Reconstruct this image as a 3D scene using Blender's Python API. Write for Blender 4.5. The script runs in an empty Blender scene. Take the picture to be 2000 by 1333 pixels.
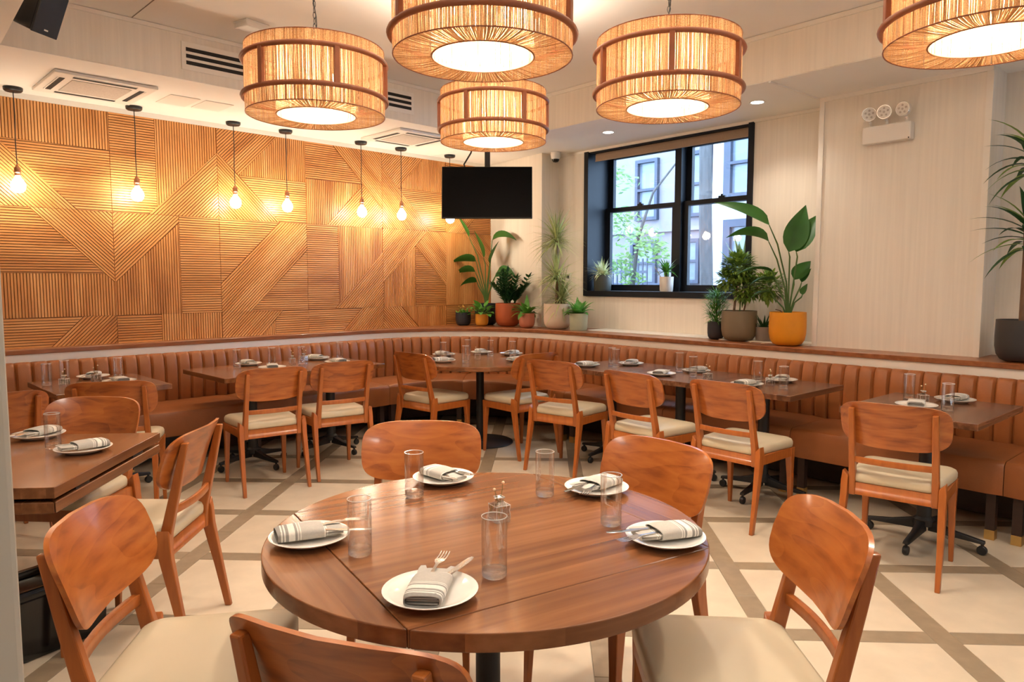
import bpy, bmesh, math, random
from mathutils import Vector, Matrix
random.seed(7)
R = math.radians
scene = bpy.context.scene
COL = scene.collection
# ------------------------------------------------------------------ camera
cam_d = bpy.data.cameras.new('camera'); cam = bpy.data.objects.new('camera', cam_d); COL.objects.link(cam)
cam.location = (0, 0, 1.47); cam.rotation_euler = (R(90-4.764), 0, R(45.361-90))
cam_d.sensor_width = 36; cam_d.lens = 1405/2000*36; cam_d.clip_start = .02; cam_d.clip_end = 100
scene.camera = cam
# ------------------------------------------------------------------ world, exposure, main lights
w = bpy.data.worlds.new('world'); scene.world = w; w.use_nodes = True
wb = w.node_tree.nodes['Background']; wb.inputs[0].default_value = (.50, .71, 1, 1); wb.inputs[1].default_value = 12
vs = scene.view_settings; vs.view_transform = 'Standard'; vs.look = 'None'; vs.gamma = 1; vs.use_curve_mapping = False
vs.exposure = 0.42
scene.cycles.transparent_max_bounces = 32
LAMP_W, BULB_W, DOWN_W, ROOM_W = 54, 18.0, 22, 10
WARM = (1, .87, .72)
def light(name, kind, loc, energy, col=WARM, size=.1, rot=(0, 0, 0)):
    d = bpy.data.lights.new(name, kind); d.energy = energy; d.color = col
    if kind == 'AREA': d.shape = 'DISK'; d.size = size
    elif kind == 'SPOT': d.shadow_soft_size = size; d.spot_size = R(125); d.spot_blend = .8
    else: d.shadow_soft_size = size
    o = bpy.data.objects.new(name, d); COL.objects.link(o); o.location = loc; o.rotation_euler = rot
    return o
# added fill lights near the ceiling, mostly behind the viewer, without fixtures
for i, (x, y) in enumerate([(.4, -1.2), (2.2, -1.2), (-1.2, .6), (-1.3, 2.6), (.3, .9), (3.6, -.6)]):
    light('room_fill_light', 'AREA', (x, y, 2.84 if x < .9 else 3.17), ROOM_W, (1, .90, .78), .3)

# ------------------------------------------------------------------ materials
def mat(name, col, rough=.5, metal=0, noise=None, spec=.5, coat=0, bump=None, rnd=0.0):
    """noise = (scale xyz, amount): value mottling in object space; bump = (scale xyz, strength)"""
    m = bpy.data.materials.new(name); m.use_nodes = True
    nt = m.node_tree; b = nt.nodes['Principled BSDF']
    b.inputs['Base Color'].default_value = (*col, 1); b.inputs['Roughness'].default_value = rough
    b.inputs['Metallic'].default_value = metal; b.inputs['Specular IOR Level'].default_value = spec
    b.inputs['Coat Weight'].default_value = coat; b.inputs['Coat Roughness'].default_value = .12
    tc = nt.nodes.new('ShaderNodeTexCoord')
    def tex(scale, detail=4):
        mp = nt.nodes.new('ShaderNodeMapping'); mp.inputs['Scale'].default_value = scale
        nt.links.new(tc.outputs['Object'], mp.inputs[0])
        n = nt.nodes.new('ShaderNodeTexNoise'); n.inputs['Scale'].default_value = 1; n.inputs['Detail'].default_value = detail
        nt.links.new(mp.outputs[0], n.inputs['Vector']); return n
    src = None
    if noise:
        n = tex(noise[0]); mr = nt.nodes.new('ShaderNodeMapRange')
        mr.inputs[1].default_value = .25; mr.inputs[2].default_value = .75
        mr.inputs[3].default_value = 1-noise[1]; mr.inputs[4].default_value = 1+noise[1]
        nt.links.new(n.outputs[0], mr.inputs[0]); src = mr.outputs[0]
    if rnd:
        oi = nt.nodes.new('ShaderNodeObjectInfo'); mr = nt.nodes.new('ShaderNodeMapRange')
        mr.inputs[3].default_value = 1-rnd; mr.inputs[4].default_value = 1+rnd
        nt.links.new(oi.outputs['Random'], mr.inputs[0])
        if src:
            mu = nt.nodes.new('ShaderNodeMath'); mu.operation = 'MULTIPLY'; nt.links.new(src, mu.inputs[0]); nt.links.new(mr.outputs[0], mu.inputs[1]); src = mu.outputs[0]
        else: src = mr.outputs[0]
    if src:
        hs = nt.nodes.new('ShaderNodeHueSaturation'); hs.inputs['Color'].default_value = (*col, 1)
        nt.links.new(src, hs.inputs['Value']); nt.links.new(hs.outputs[0], b.inputs['Base Color'])
    if bump:
        n = tex(bump[0], 3); bp = nt.nodes.new('ShaderNodeBump'); bp.inputs['Strength'].default_value = bump[1]; bp.inputs['Distance'].default_value = .01
        nt.links.new(n.outputs[0], bp.inputs['Height']); nt.links.new(bp.outputs[0], b.inputs['Normal'])
    return m
def wood(name, dark, mid, lite, grain=(3, 60, 60), rough=.35, coat=0, plank=None, flame=0, rnd=.0, seed=0., ramp=(.28, .75)):
    """grain: noise scale per object axis (small = along the grain). plank=(axis, width): boards of differing tone."""
    m = bpy.data.materials.new(name); m.use_nodes = True
    nt = m.node_tree; L = nt.links.new; b = nt.nodes['Principled BSDF']
    b.inputs['Roughness'].default_value = rough; b.inputs['Coat Weight'].default_value = coat; b.inputs['Coat Roughness'].default_value = .1
    tc = nt.nodes.new('ShaderNodeTexCoord'); vec = tc.outputs['Object']
    oi = nt.nodes.new('ShaderNodeObjectInfo')
    if plank:
        sx = nt.nodes.new('ShaderNodeSeparateXYZ'); L(vec, sx.inputs[0])
        dv = nt.nodes.new('ShaderNodeMath'); dv.operation = 'DIVIDE'; L(sx.outputs[plank[0]], dv.inputs[0]); dv.inputs[1].default_value = plank[1]
        fl = nt.nodes.new('ShaderNodeMath'); fl.operation = 'FLOOR'; L(dv.outputs[0], fl.inputs[0])
        wn = nt.nodes.new('ShaderNodeTexWhiteNoise'); wn.noise_dimensions = '1D'
        ad = nt.nodes.new('ShaderNodeMath'); L(fl.outputs[0], ad.inputs[0]); ad.inputs[1].default_value = 3.7+seed; L(ad.outputs[0], wn.inputs['W'])
        cb = nt.nodes.new('ShaderNodeVectorMath'); L(vec, cb.inputs[0]); L(wn.outputs['Color'], cb.inputs[1]); vec = cb.outputs[0]
        pv = wn.outputs['Value']
    mp = nt.nodes.new('ShaderNodeMapping'); mp.inputs['Scale'].default_value = grain; L(vec, mp.inputs[0])
    ofs = nt.nodes.new('ShaderNodeVectorMath'); ofs.operation = 'ADD'; L(mp.outputs[0], ofs.inputs[0])
    rs = nt.nodes.new('ShaderNodeMath'); rs.operation = 'MULTIPLY'; rs.inputs[1].default_value = 37; L(oi.outputs['Random'], rs.inputs[0]); L(rs.outputs[0], ofs.inputs[1])
    n = nt.nodes.new('ShaderNodeTexNoise'); n.inputs['Scale'].default_value = 1; n.inputs['Detail'].default_value = 4; n.inputs['Roughness'].default_value = .5; n.inputs['Distortion'].default_value = .2
    L(ofs.outputs[0], n.inputs['Vector']); f = n.outputs[0]
    if flame:
        m2 = nt.nodes.new('ShaderNodeMapping'); m2.inputs['Scale'].default_value = (.16, .16, .16); L(ofs.outputs[0], m2.inputs[0])
        n2 = nt.nodes.new('ShaderNodeTexNoise'); n2.inputs['Scale'].default_value = 1; n2.inputs['Detail'].default_value = 1.5; L(m2.outputs[0], n2.inputs['Vector'])
        mm = nt.nodes.new('ShaderNodeMath'); mm.operation = 'MULTIPLY'; L(n2.outputs[0], mm.inputs[0]); mm.inputs[1].default_value = 13
        fr = nt.nodes.new('ShaderNodeMath'); fr.operation = 'FRACT'; L(mm.outputs[0], fr.inputs[0])
        mx = nt.nodes.new('ShaderNodeMath'); mx.operation = 'MULTIPLY_ADD'; L(fr.outputs[0], mx.inputs[0]); mx.inputs[1].default_value = flame
        sc = nt.nodes.new('ShaderNodeMath'); sc.operation = 'MULTIPLY_ADD'; L(f, sc.inputs[0]); sc.inputs[1].default_value = 1-flame*.6; sc.inputs[2].default_value = -flame*.15
        L(sc.outputs[0], mx.inputs[2]); f = mx.outputs[0]
    if plank:
        ma = nt.nodes.new('ShaderNodeMath'); ma.operation = 'MULTIPLY_ADD'; L(pv, ma.inputs[0]); ma.inputs[1].default_value = .22
        m3 = nt.nodes.new('ShaderNodeMath'); m3.operation = 'ADD'; L(f, m3.inputs[0]); m3.inputs[1].default_value = -.11; L(m3.outputs[0], ma.inputs[2]); f = ma.outputs[0]
    if rnd:
        ra = nt.nodes.new('ShaderNodeMath'); ra.operation = 'MULTIPLY_ADD'; L(oi.outputs['Random'], ra.inputs[0]); ra.inputs[1].default_value = rnd
        rb = nt.nodes.new('ShaderNodeMath'); rb.operation = 'ADD'; L(f, rb.inputs[0]); rb.inputs[1].default_value = -rnd/2; L(rb.outputs[0], ra.inputs[2]); f = ra.outputs[0]
    cr = nt.nodes.new('ShaderNodeValToRGB'); e = cr.color_ramp.elements
    e[0].position = ramp[0]; e[0].color = (*dark, 1); e[1].position = ramp[1]; e[1].color = (*lite, 1)
    k = cr.color_ramp.elements.new(.5); k.color = (*mid, 1)
    L(f, cr.inputs[0]); L(cr.outputs[0], b.inputs['Base Color'])
    return m
def emit(name, col, s):
    m = bpy.data.materials.new(name); m.use_nodes = True; nt = m.node_tree; nt.nodes.clear()
    e = nt.nodes.new('ShaderNodeEmission'); e.inputs[0].default_value = (*col, 1); e.inputs[1].default_value = s
    o = nt.nodes.new('ShaderNodeOutputMaterial'); nt.links.new(e.outputs[0], o.inputs[0]); return m
def thin_glass(name, tint=(1, 1, 1), refl=.9, edge=1.0, base=0.03, rim=0):
    m = bpy.data.materials.new(name); m.use_nodes = True; nt = m.node_tree; nt.nodes.clear(); L = nt.links.new
    t = nt.nodes.new('ShaderNodeBsdfTransparent'); t.inputs[0].default_value = (*tint, 1)
    g = nt.nodes.new('ShaderNodeBsdfGlossy'); g.inputs[0].default_value = (refl, refl, refl, 1); g.inputs['Roughness'].default_value = .02
    lw = nt.nodes.new('ShaderNodeLayerWeight'); lw.inputs[0].default_value = .25
    ma = nt.nodes.new('ShaderNodeMath'); ma.operation = 'MULTIPLY_ADD'; L(lw.outputs['Fresnel'], ma.inputs[0]); ma.inputs[1].default_value = edge; ma.inputs[2].default_value = base
    mx = nt.nodes.new('ShaderNodeMixShader'); L(ma.outputs[0], mx.inputs[0]); L(t.outputs[0], mx.inputs[1]); L(g.outputs[0], mx.inputs[2])
    if rim:
        pw = nt.nodes.new('ShaderNodeMath'); pw.operation = 'POWER'; L(lw.outputs['Facing'], pw.inputs[0]); pw.inputs[1].default_value = 2.5
        lw.inputs[0].default_value = .5
        mc = nt.nodes.new('ShaderNodeMix'); mc.data_type = 'RGBA'; L(pw.outputs[0], mc.inputs[0]); mc.inputs[6].default_value = (*tint, 1); mc.inputs[7].default_value = (rim, rim*.97, rim*.94, 1); L(mc.outputs[2], t.inputs[0])
    o = nt.nodes.new('ShaderNodeOutputMaterial'); L(mx.outputs[0], o.inputs[0]); return m
def leaf_mat(name, c1, c2, scale=40, trans=.25):
    m = bpy.data.materials.new(name); m.use_nodes = True; nt = m.node_tree; L = nt.links.new
    b = nt.nodes['Principled BSDF']; b.inputs['Roughness'].default_value = .42
    c1, c2 = tuple(1.45*x for x in c1), tuple(min(.9, 1.45*x) for x in c2)
    g = nt.nodes.new('ShaderNodeNewGeometry'); n = nt.nodes.new('ShaderNodeTexNoise'); n.inputs['Scale'].default_value = scale
    tc = nt.nodes.new('ShaderNodeTexCoord'); L(tc.outputs['Object'], n.inputs['Vector'])
    ad = nt.nodes.new('ShaderNodeMath'); L(g.outputs['Random Per Island'], ad.inputs[0]); L(n.outputs[0], ad.inputs[1])
    mr = nt.nodes.new('ShaderNodeMapRange'); mr.inputs[1].default_value = .3; mr.inputs[2].default_value = 1.4; L(ad.outputs[0], mr.inputs[0])
    mx = nt.nodes.new('ShaderNodeMix'); mx.data_type = 'RGBA'; mx.inputs[6].default_value = (*c1, 1); mx.inputs[7].default_value = (*c2, 1)
    L(mr.outputs[0], mx.inputs[0]); L(mx.outputs[2], b.inputs['Base Color'])
    tr = nt.nodes.new('ShaderNodeBsdfTranslucent'); L(mx.outputs[2], tr.inputs[0])
    ms = nt.nodes.new('ShaderNodeMixShader'); ms.inputs[0].default_value = trans; L(b.outputs[0], ms.inputs[1]); L(tr.outputs[0], ms.inputs[2])
    L(ms.outputs[0], nt.nodes['Material Output'].inputs[0]); return m

M = {}
M['wall'] = mat('linen wallcovering', (.83, .765, .67), .8, noise=((45, 45, 1.2), .05), bump=((160, 160, 6), .15))
M['ceiling'] = mat('ceiling paint', (.90, .86, .80), .85, noise=((3, 3, 3), .015))
M['trimw'] = mat('cream trim paint', (.86, .81, .73), .6, noise=((8, 8, 8), .02))
M['column'] = mat('shade toned column paint', (.49, .44, .36), .7, noise=((8, 8, 2), .03))  # pale column; its turned-from-the-lamps shade is put into this greyer base colour
M['tile'] = mat('cream stone tile', (.59, .495, .37), .42, noise=((6, 6, 6), .10), rnd=.05, coat=.05)
M['strip'] = mat('brown stone strip', (.27, .205, .135), .45, noise=((14, 14, 14), .14), rnd=.06)
M['grout'] = mat('dark grout', (.30, .25, .19), .8, noise=((20, 20, 20), .1))
M['panel'] = wood('carved beech panel', (.42, .175, .05), (.55, .25, .075), (.66, .33, .11), grain=(2.5, 8, 5), rough=.42, rnd=.22)
M['groove'] = wood('shade toned groove bottom', (.24, .088, .024), (.31, .12, .034), (.38, .16, .05), grain=(2.5, 8, 5), rough=.6, rnd=.1)  # same beech, darkened to paint the shade inside the grooves
M['slat'] = wood('carved beech slat', (.50, .185, .045), (.68, .29, .080), (.82, .41, .145), grain=(1.4, 5, 9), rough=.40, rnd=.12)
M['chair'] = wood('orange beech', (.22, .052, .010), (.385, .105, .019), (.47, .150, .030), grain=(6, 30, 34), rough=.30, coat=.3, flame=.15, rnd=.08)
M['chairleg'] = wood('orange beech frame', (.32, .082, .015), (.37, .104, .019), (.42, .125, .025), grain=(50, 50, 5), rough=.34, coat=.2, rnd=.10)
M['cream'] = mat('cream vinyl upholstery', (.56, .475, .33), .42, noise=((5, 5, 5), .03))
WAL = ((.11, .037, .013), (.198, .072, .024), (.30, .122, .044))
M['walnut'] = wood('walnut top', *WAL, grain=(1.1, 26, 26), rough=.21, coat=0, plank=(1, .085), ramp=(.18, .82))
M['walnut_dark'] = wood('dark walnut top', (.07, .026, .012), (.13, .052, .024), (.22, .095, .045), grain=(1.3, 30, 30), rough=.24, coat=0, plank=(1, .085), rnd=.1)
M['ledge'] = wood('walnut ledge', (.20, .066, .022), (.29, .10, .034), (.37, .14, .05), grain=(3, 18, 30), rough=.35, coat=.15)
M['leather'] = mat('cognac leather', (.32, .105, .028), .42, noise=((9, 9, 9), .12), bump=((120, 120, 120), .12), rnd=.06)
M['leather_seat'] = mat('cognac leather seat', (.28, .090, .025), .40, noise=((7, 7, 7), .12), bump=((120, 120, 120), .12))
M['darkwood'] = mat('dark stained wood', (.035, .016, .010), .5, noise=((10, 10, 30), .2))
M['brass'] = mat('brass', (.62, .40, .14), .35, .9, noise=((30, 30, 30), .05))
M['black'] = mat('black powder coat', (.012, .012, .013), .42, noise=((30, 30, 30), .1))
M['blackgloss'] = mat('black glossy plastic', (.006, .006, .007), .18, noise=((9, 9, 9), .1))
M['screen'] = mat('black screen', (.003, .003, .0035), .3, noise=((2, 2, 2), .1), spec=.08)
M['winframe'] = mat('black window paint', (.006, .009, .015), .5, noise=((9, 9, 9), .1), spec=.25)
M['plate'] = mat('white porcelain', (.82, .79, .73), .16, noise=((20, 20, 20), .01), coat=.4)
M['steel'] = mat('polished steel', (.72, .70, .66), .2, 1, noise=((40, 40, 40), .04))
M['copper'] = mat('antique copper', (.45, .22, .12), .35, .9, noise=((60, 60, 60), .1))
M['white'] = mat('white plastic', (.80, .76, .70), .45, noise=((20, 20, 20), .01))
M['greyplastic'] = mat('pale grey mesh', (.52, .46, .40), .7, noise=((90, 90, 90), .12))
M['slot'] = mat('dark slot', (.015, .013, .012), .8, noise=((30, 30, 30), .1))
M['glasswin'] = thin_glass('window glass', (.97, .99, 1), .8, .5, .02)
M['vaseglass'] = thin_glass('pressed glass', (.97, .97, .96), 1, .8, .05, .93)
M['glass'] = thin_glass('drinking glass', (.99, .99, .985), 1, .48, .008, .66)
gm = bpy.data.materials.new('thick glass'); gm.use_nodes = True
gb = gm.node_tree.nodes['Principled BSDF']; gb.inputs['Base Color'].default_value = (1, 1, 1, 1); gb.inputs['Transmission Weight'].default_value = 1; gb.inputs['Roughness'].default_value = .02; gb.inputs['IOR'].default_value = 1.45
gn = gm.node_tree.nodes.new('ShaderNodeTexNoise'); gn.inputs['Scale'].default_value = 160; gp = gm.node_tree.nodes.new('ShaderNodeBump'); gp.inputs['Strength'].default_value = .25
gm.node_tree.links.new(gn.outputs[0], gp.inputs['Height']); gm.node_tree.links.new(gp.outputs[0], gb.inputs['Normal'])
M['glassbase'] = gm
gt = gm.node_tree.nodes.new('ShaderNodeBsdfTransparent'); gx = gm.node_tree.nodes.new('ShaderNodeMixShader'); gx.inputs[0].default_value = .3
gm.node_tree.links.new(gb.outputs[0], gx.inputs[1]); gm.node_tree.links.new(gt.outputs[0], gx.inputs[2]); gm.node_tree.links.new(gx.outputs[0], gm.node_tree.nodes['Material Output'].inputs[0])
M['glassglint'] = mat('glass edge highlight', (.80, .78, .74), .08, noise=((30, 30, 30), .02), spec=1, coat=1)  # pale opaque colour that paints the bright highlights on glass edges
# jute string: translucent, every string its own tone
jm = bpy.data.materials.new('jute string'); jm.use_nodes = True; nt = jm.node_tree; nt.nodes.clear(); L = nt.links.new
ge = nt.nodes.new('ShaderNodeNewGeometry'); cr = nt.nodes.new('ShaderNodeValToRGB'); L(ge.outputs['Random Per Island'], cr.inputs[0])
cr.color_ramp.elements[0].color = (.36, .195, .088, 1); cr.color_ramp.elements[1].color = (.70, .475, .25, 1)
tn = nt.nodes.new('ShaderNodeTexNoise'); tn.inputs['Scale'].default_value = 260; tcj = nt.nodes.new('ShaderNodeTexCoord'); L(tcj.outputs['Object'], tn.inputs['Vector'])
hv = nt.nodes.new('ShaderNodeHueSaturation'); mrj = nt.nodes.new('ShaderNodeMapRange'); mrj.inputs[1].default_value = .3; mrj.inputs[2].default_value = .7; mrj.inputs[3].default_value = .72; mrj.inputs[4].default_value = 1.25
L(tn.outputs[0], mrj.inputs[0]); L(mrj.outputs[0], hv.inputs['Value']); L(cr.outputs[0], hv.inputs['Color'])
dj = nt.nodes.new('ShaderNodeBsdfDiffuse'); tj = nt.nodes.new('ShaderNodeBsdfTranslucent'); L(hv.outputs[0], dj.inputs[0]); L(hv.outputs[0], tj.inputs[0])
mj = nt.nodes.new('ShaderNodeMixShader'); mj.inputs[0].default_value = .30; L(dj.outputs[0], mj.inputs[1]); L(tj.outputs[0], mj.inputs[2])
oj = nt.nodes.new('ShaderNodeOutputMaterial'); L(mj.outputs[0], oj.inputs[0]); M['jute'] = jm
M['hoop'] = mat('brown wooden hoop', (.27, .085, .035), .4, noise=((20, 20, 20), .12))
M['bulb'] = emit('lit candle bulb', (1, .90, .74), 80)
M['globe'] = emit('lit globe bulb', (1, .86, .62), 45)
M['downlight'] = emit('lit downlight', (1, .95, .85), 14)
M['soil'] = mat('potting soil', (.03, .02, .014), .95, noise=((60, 60, 60), .4))
# napkin: grey-white linen with white and dark bands across its length (object y)
nm = mat('striped linen', (.62, .58, .51), .9, noise=((200, 200, 200), .06)); nt = nm.node_tree; L = nt.links.new
tcn = nt.nodes.new('ShaderNodeTexCoord'); sx = nt.nodes.new('ShaderNodeSeparateXYZ'); L(tcn.outputs['Object'], sx.inputs[0])
crn = nt.nodes.new('ShaderNodeValToRGB'); crn.color_ramp.interpolation = 'CONSTANT'
mrn = nt.nodes.new('ShaderNodeMapRange'); mrn.inputs[1].default_value = -.09; mrn.inputs[2].default_value = .11; L(sx.outputs[1], mrn.inputs[0]); L(mrn.outputs[0], crn.inputs[0])
G, Wh, Dk = (.46, .43, .385, 1), (.76, .73, .67, 1), (.30, .285, .26, 1)
el = crn.color_ramp.elements; el[0].position = 0; el[0].color = Dk; el[1].position = .06; el[1].color = Wh
for p, c in ((.08, Dk), (.10, Wh), (.12, Dk), (.16, Wh), (.24, Dk), (.27, Wh), (.285, G), (.305, Wh), (.32, G), (.62, Wh), (.635, G), (.655, Wh), (.67, G)):
    k = el.new(p); k.color = c
bn = nt.nodes['Principled BSDF']; hsn = [n for n in nt.nodes if n.type == 'HUE_SAT'][0]; L(crn.outputs[0], hsn.inputs['Color']); M['napkin'] = nm
for k, c in dict(charcoal=(.022, .024, .032), mustard=(.72, .30, .03), terracotta=(.42, .095, .028), pink=(.55, .20, .12), creampot=(.74, .61, .49), sage=(.47, .53, .40), taupe=(.20, .155, .095), greypot=(.27, .22, .185), yellow=(.78, .30, .012), greenblack=(.075, .085, .078), darkgrey=(.036, .034, .035), whitepot=(.80, .76, .69)).items():
    M[k] = mat(k+' ceramic', c, .5, noise=((12, 12, 12), .05))
M['bop'] = leaf_mat('bird of paradise leaf', (.010, .045, .008), (.032, .115, .016), 8)
M['zz'] = leaf_mat('dark glossy leaf', (.008, .035, .012), (.02, .075, .022))
M['fresh'] = leaf_mat('fresh green leaf', (.035, .13, .018), (.10, .28, .04))
M['varieg'] = leaf_mat('variegated leaf', (.26, .32, .10), (.80, .78, .42), 60)
M['marginata'] = leaf_mat('dragon tree leaf', (.10, .14, .04), (.42, .44, .18), 30)
M['mix'] = leaf_mat('bushy leaf', (.03, .10, .015), (.20, .30, .05), 30)
M['agave'] = leaf_mat('agave leaf', (.10, .21, .08), (.27, .40, .18), 20)
M['stemg'] = mat('green stem', (.07, .14, .03), .5, noise=((30, 30, 8), .15))
M['stemb'] = mat('brown cane', (.16, .085, .045), .7, noise=((40, 40, 20), .25))
M['petal'] = mat('dried flower', (.80, .62, .40), .8, noise=((60, 60, 60), .1))
M['yellowflower'] = mat('small yellow flower', (.80, .48, .10), .7, noise=((60, 60, 60), .1))

# ------------------------------------------------------------------ mesh builder
class MB:
    def __init__(s): s.v = []; s.f = []
    def add(s, vs, fs, mtx=None):
        o = len(s.v)
        s.v += [tuple(mtx @ Vector(p)) for p in vs] if mtx else [tuple(p) for p in vs]
        s.f += [tuple(i+o for i in f) for f in fs]; return s
    def box(s, x0, x1, y0, y1, z0, z1, mtx=None):
        vs = [(x, y, z) for z in (z0, z1) for y in (y0, y1) for x in (x0, x1)]
        return s.add(vs, [(0, 2, 3, 1), (4, 5, 7, 6), (0, 1, 5, 4), (2, 6, 7, 3), (0, 4, 6, 2), (1, 3, 7, 5)], mtx)
    def prism(s, poly, z0, z1, mtx=None):
        a = sum(poly[i][0]*poly[(i+1) % len(poly)][1]-poly[(i+1) % len(poly)][0]*poly[i][1] for i in range(len(poly)))
        if a < 0: poly = poly[::-1]
        n = len(poly)
        return s.add([(x, y, z0) for x, y in poly]+[(x, y, z1) for x, y in poly],
                     [tuple(range(n))[::-1], tuple(range(n, 2*n))]+[(i, (i+1) % n, (i+1) % n+n, i+n) for i in range(n)], mtx)
    def lathe(s, prof, n=24, mtx=None):
        vs = []; fs = []; rings = []
        for r, z in prof:
            if r < 1e-6: rings.append([len(vs)]); vs.append((0, 0, z))
            else:
                rings.append(list(range(len(vs), len(vs)+n))); vs += [(r*math.cos(2*math.pi*i/n), r*math.sin(2*math.pi*i/n), z) for i in range(n)]
        for a, b in zip(rings, rings[1:]):
            for i in range(n):
                j = (i+1) % n
                if len(a) == 1 and len(b) == 1: continue
                if len(a) == 1: fs.append((a[0], b[j], b[i]))
                elif len(b) == 1: fs.append((a[i], a[j], b[0]))
                else: fs.append((a[i], a[j], b[j], b[i]))
        return s.add(vs, fs, mtx)
    def loft(s, rings, cap=True, closed=False, mtx=None):
        n = len(rings[0]); vs = [p for r in rings for p in r]; fs = []
        m = len(rings)
        for k in range(m if closed else m-1):
            for i in range(n):
                j = (i+1) % n; k2 = (k+1) % m
                fs.append((k*n+i, k*n+j, k2*n+j, k2*n+i))
        if cap and not closed: fs += [tuple(range(n))[::-1], tuple(range((m-1)*n, m*n))]
        return s.add(vs, fs, mtx)
    def tube(s, path, r, n=8, mtx=None, cap=True, closed=False):
        P = [Vector(p) for p in path]; rings = []; m = len(P)
        rr = r if isinstance(r, (list, tuple)) else [r]*m
        up = None
        for i, p in enumerate(P):
            if closed: t = (P[(i+1) % m]-P[i-1]).normalized()
            else: t = (P[min(i+1, m-1)]-P[max(i-1, 0)]).normalized()
            if up is None: up = Vector((0, 0, 1)) if abs(t.z) < .9 else Vector((1, 0, 0))
            a = t.cross(up).normalized(); up = a.cross(t).normalized()
            rings.append([tuple(p+a*rr[i]*math.cos(2*math.pi*k/n)+up*rr[i]*math.sin(2*math.pi*k/n)) for k in range(n)])
        return s.loft(rings, cap, closed, mtx)
    def mesh(s, name, m, smooth=30, bevel=0, seg=2):
        me = bpy.data.meshes.new(name); me.from_pydata(s.v, [], s.f)
        if bevel:
            bm = bmesh.new(); bm.from_mesh(me); bmesh.ops.remove_doubles(bm, verts=bm.verts, dist=1e-5)
            es = [e for e in bm.edges if len(e.link_faces) == 2 and e.calc_face_angle(0) > R(28)]
            bmesh.ops.bevel(bm, geom=es, offset=bevel, segments=seg, affect='EDGES', profile=.5, clamp_overlap=True)
            bm.to_mesh(me); bm.free()
        me.materials.append(m)
        if smooth:
            me.polygons.foreach_set('use_smooth', [True]*len(me.polygons)); me.set_sharp_from_angle(angle=R(smooth))
        me.update(); return me
    def build(s, name, m, parent=None, smooth=30, bevel=0, seg=2):
        o = bpy.data.objects.new(name, s.mesh(name, m, smooth, bevel, seg)); COL.objects.link(o)
        if parent: o.parent = parent
        return o
def T(x=0, y=0, z=0, rz=0, rx=0, ry=0):
    return Matrix.Translation((x, y, z)) @ Matrix.Rotation(rz, 4, 'Z') @ Matrix.Rotation(ry, 4, 'Y') @ Matrix.Rotation(rx, 4, 'X')
def empty(name, loc=(0, 0, 0), rz=0):
    o = bpy.data.objects.new(name, None); o.empty_display_size = .1; COL.objects.link(o); o.location = loc; o.rotation_euler = (0, 0, rz); return o
def tag(o, label, cat, group=None):
    o['label'] = label; o['category'] = cat
    if group: o['group'] = group
    return o
def struct(o): o['kind'] = 'structure'; return o
def stuff(o): o['kind'] = 'stuff'; return o
def part(name, me, parent, loc=(0, 0, 0), rz=0):
    o = bpy.data.objects.new(name, me); COL.objects.link(o); o.parent = parent; o.location = loc; o.rotation_euler = (0, 0, rz); return o
KIDS = {}
def freeze(o):   # remember the tree under a prototype
    KIDS[o.name] = [(c, list(c.children)) for c in o.children]
def clone(o, loc, rz):
    r = o.copy(); COL.objects.link(r); r.location = loc; r.rotation_euler = (0, 0, rz)
    for c, gs in KIDS[o.name]:
        c2 = c.copy(); COL.objects.link(c2); c2.parent = r
        for g in gs:
            g2 = g.copy(); COL.objects.link(g2); g2.parent = c2
    return r
# frame of the window side of the room: s runs along the wall, n towards outside
PH = R(3.2); SF, CF = math.sin(PH), math.cos(PH)
def W(s, n, z=0): return (s*SF+n*CF, s*CF-n*SF, z)
WM = Matrix(((SF, CF, 0, 0), (CF, -SF, 0, 0), (0, 0, 1, 0), (0, 0, 0, 1)))   # (s,n,z) -> world (mirror: flips faces)
WROT = -PH
def sbox(mb, s0, s1, n0, n1, z0, z1):
    return mb.prism([W(s0, n0)[:2], W(s1, n0)[:2], W(s1, n1)[:2], W(s0, n1)[:2]], z0, z1)

# ================================================================== ROOM SHELL
ZC, ZS = 3.20, 2.87
YW, NW, NP = 6.50, 5.80, 5.52
A_ = (6.039, 6.50); B_ = (5.859, 5.467); C_ = (6.114, 5.453)
floor = struct(MB().prism([(-3.2, -3.2), (6.3, -3.2), (6.3, 6.7), (-3.2, 6.7)], -.12, -.003).build('floor', M['grout']))
# tiles: square grid turned to the room diagonal
a0 = R(42.65); uh = (math.cos(a0), math.sin(a0)); vh = (math.sin(a0), -math.cos(a0))
PU, PV, SW = .728, .705, .10
def uv(u, v): return (u*uh[0]+v*vh[0], u*uh[1]+v*vh[1])
tile_me = MB().box(-(PU-SW)/2+.0015, (PU-SW)/2-.0015, -(PV-SW)/2+.0015, (PV-SW)/2-.0015, -.012, 0).mesh('floor_tile', M['tile'], 0, .0015, 1)
sa_me = MB().box(-SW/2+.0015, SW/2-.0015, -(PV-SW)/2+.0015, (PV-SW)/2-.0015, -.012, 0).mesh('floor_strip', M['strip'], 0, .0015, 1)
sb_me = MB().box(-PU/2+.001, PU/2-.001, -SW/2+.001, SW/2-.001, -.012, 0).mesh('floor_strip', M['strip'], 0, .0015, 1)
def inroom(x, y): return x > -.6 and y > -.6 and y < 6.3 and x*CF-y*SF < 5.6
def inview(x, y):
    d = x*.7026+y*.7115; r = x*.7115-y*.7026
    return d > .6 and abs(r) < d*.78+.75
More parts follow.
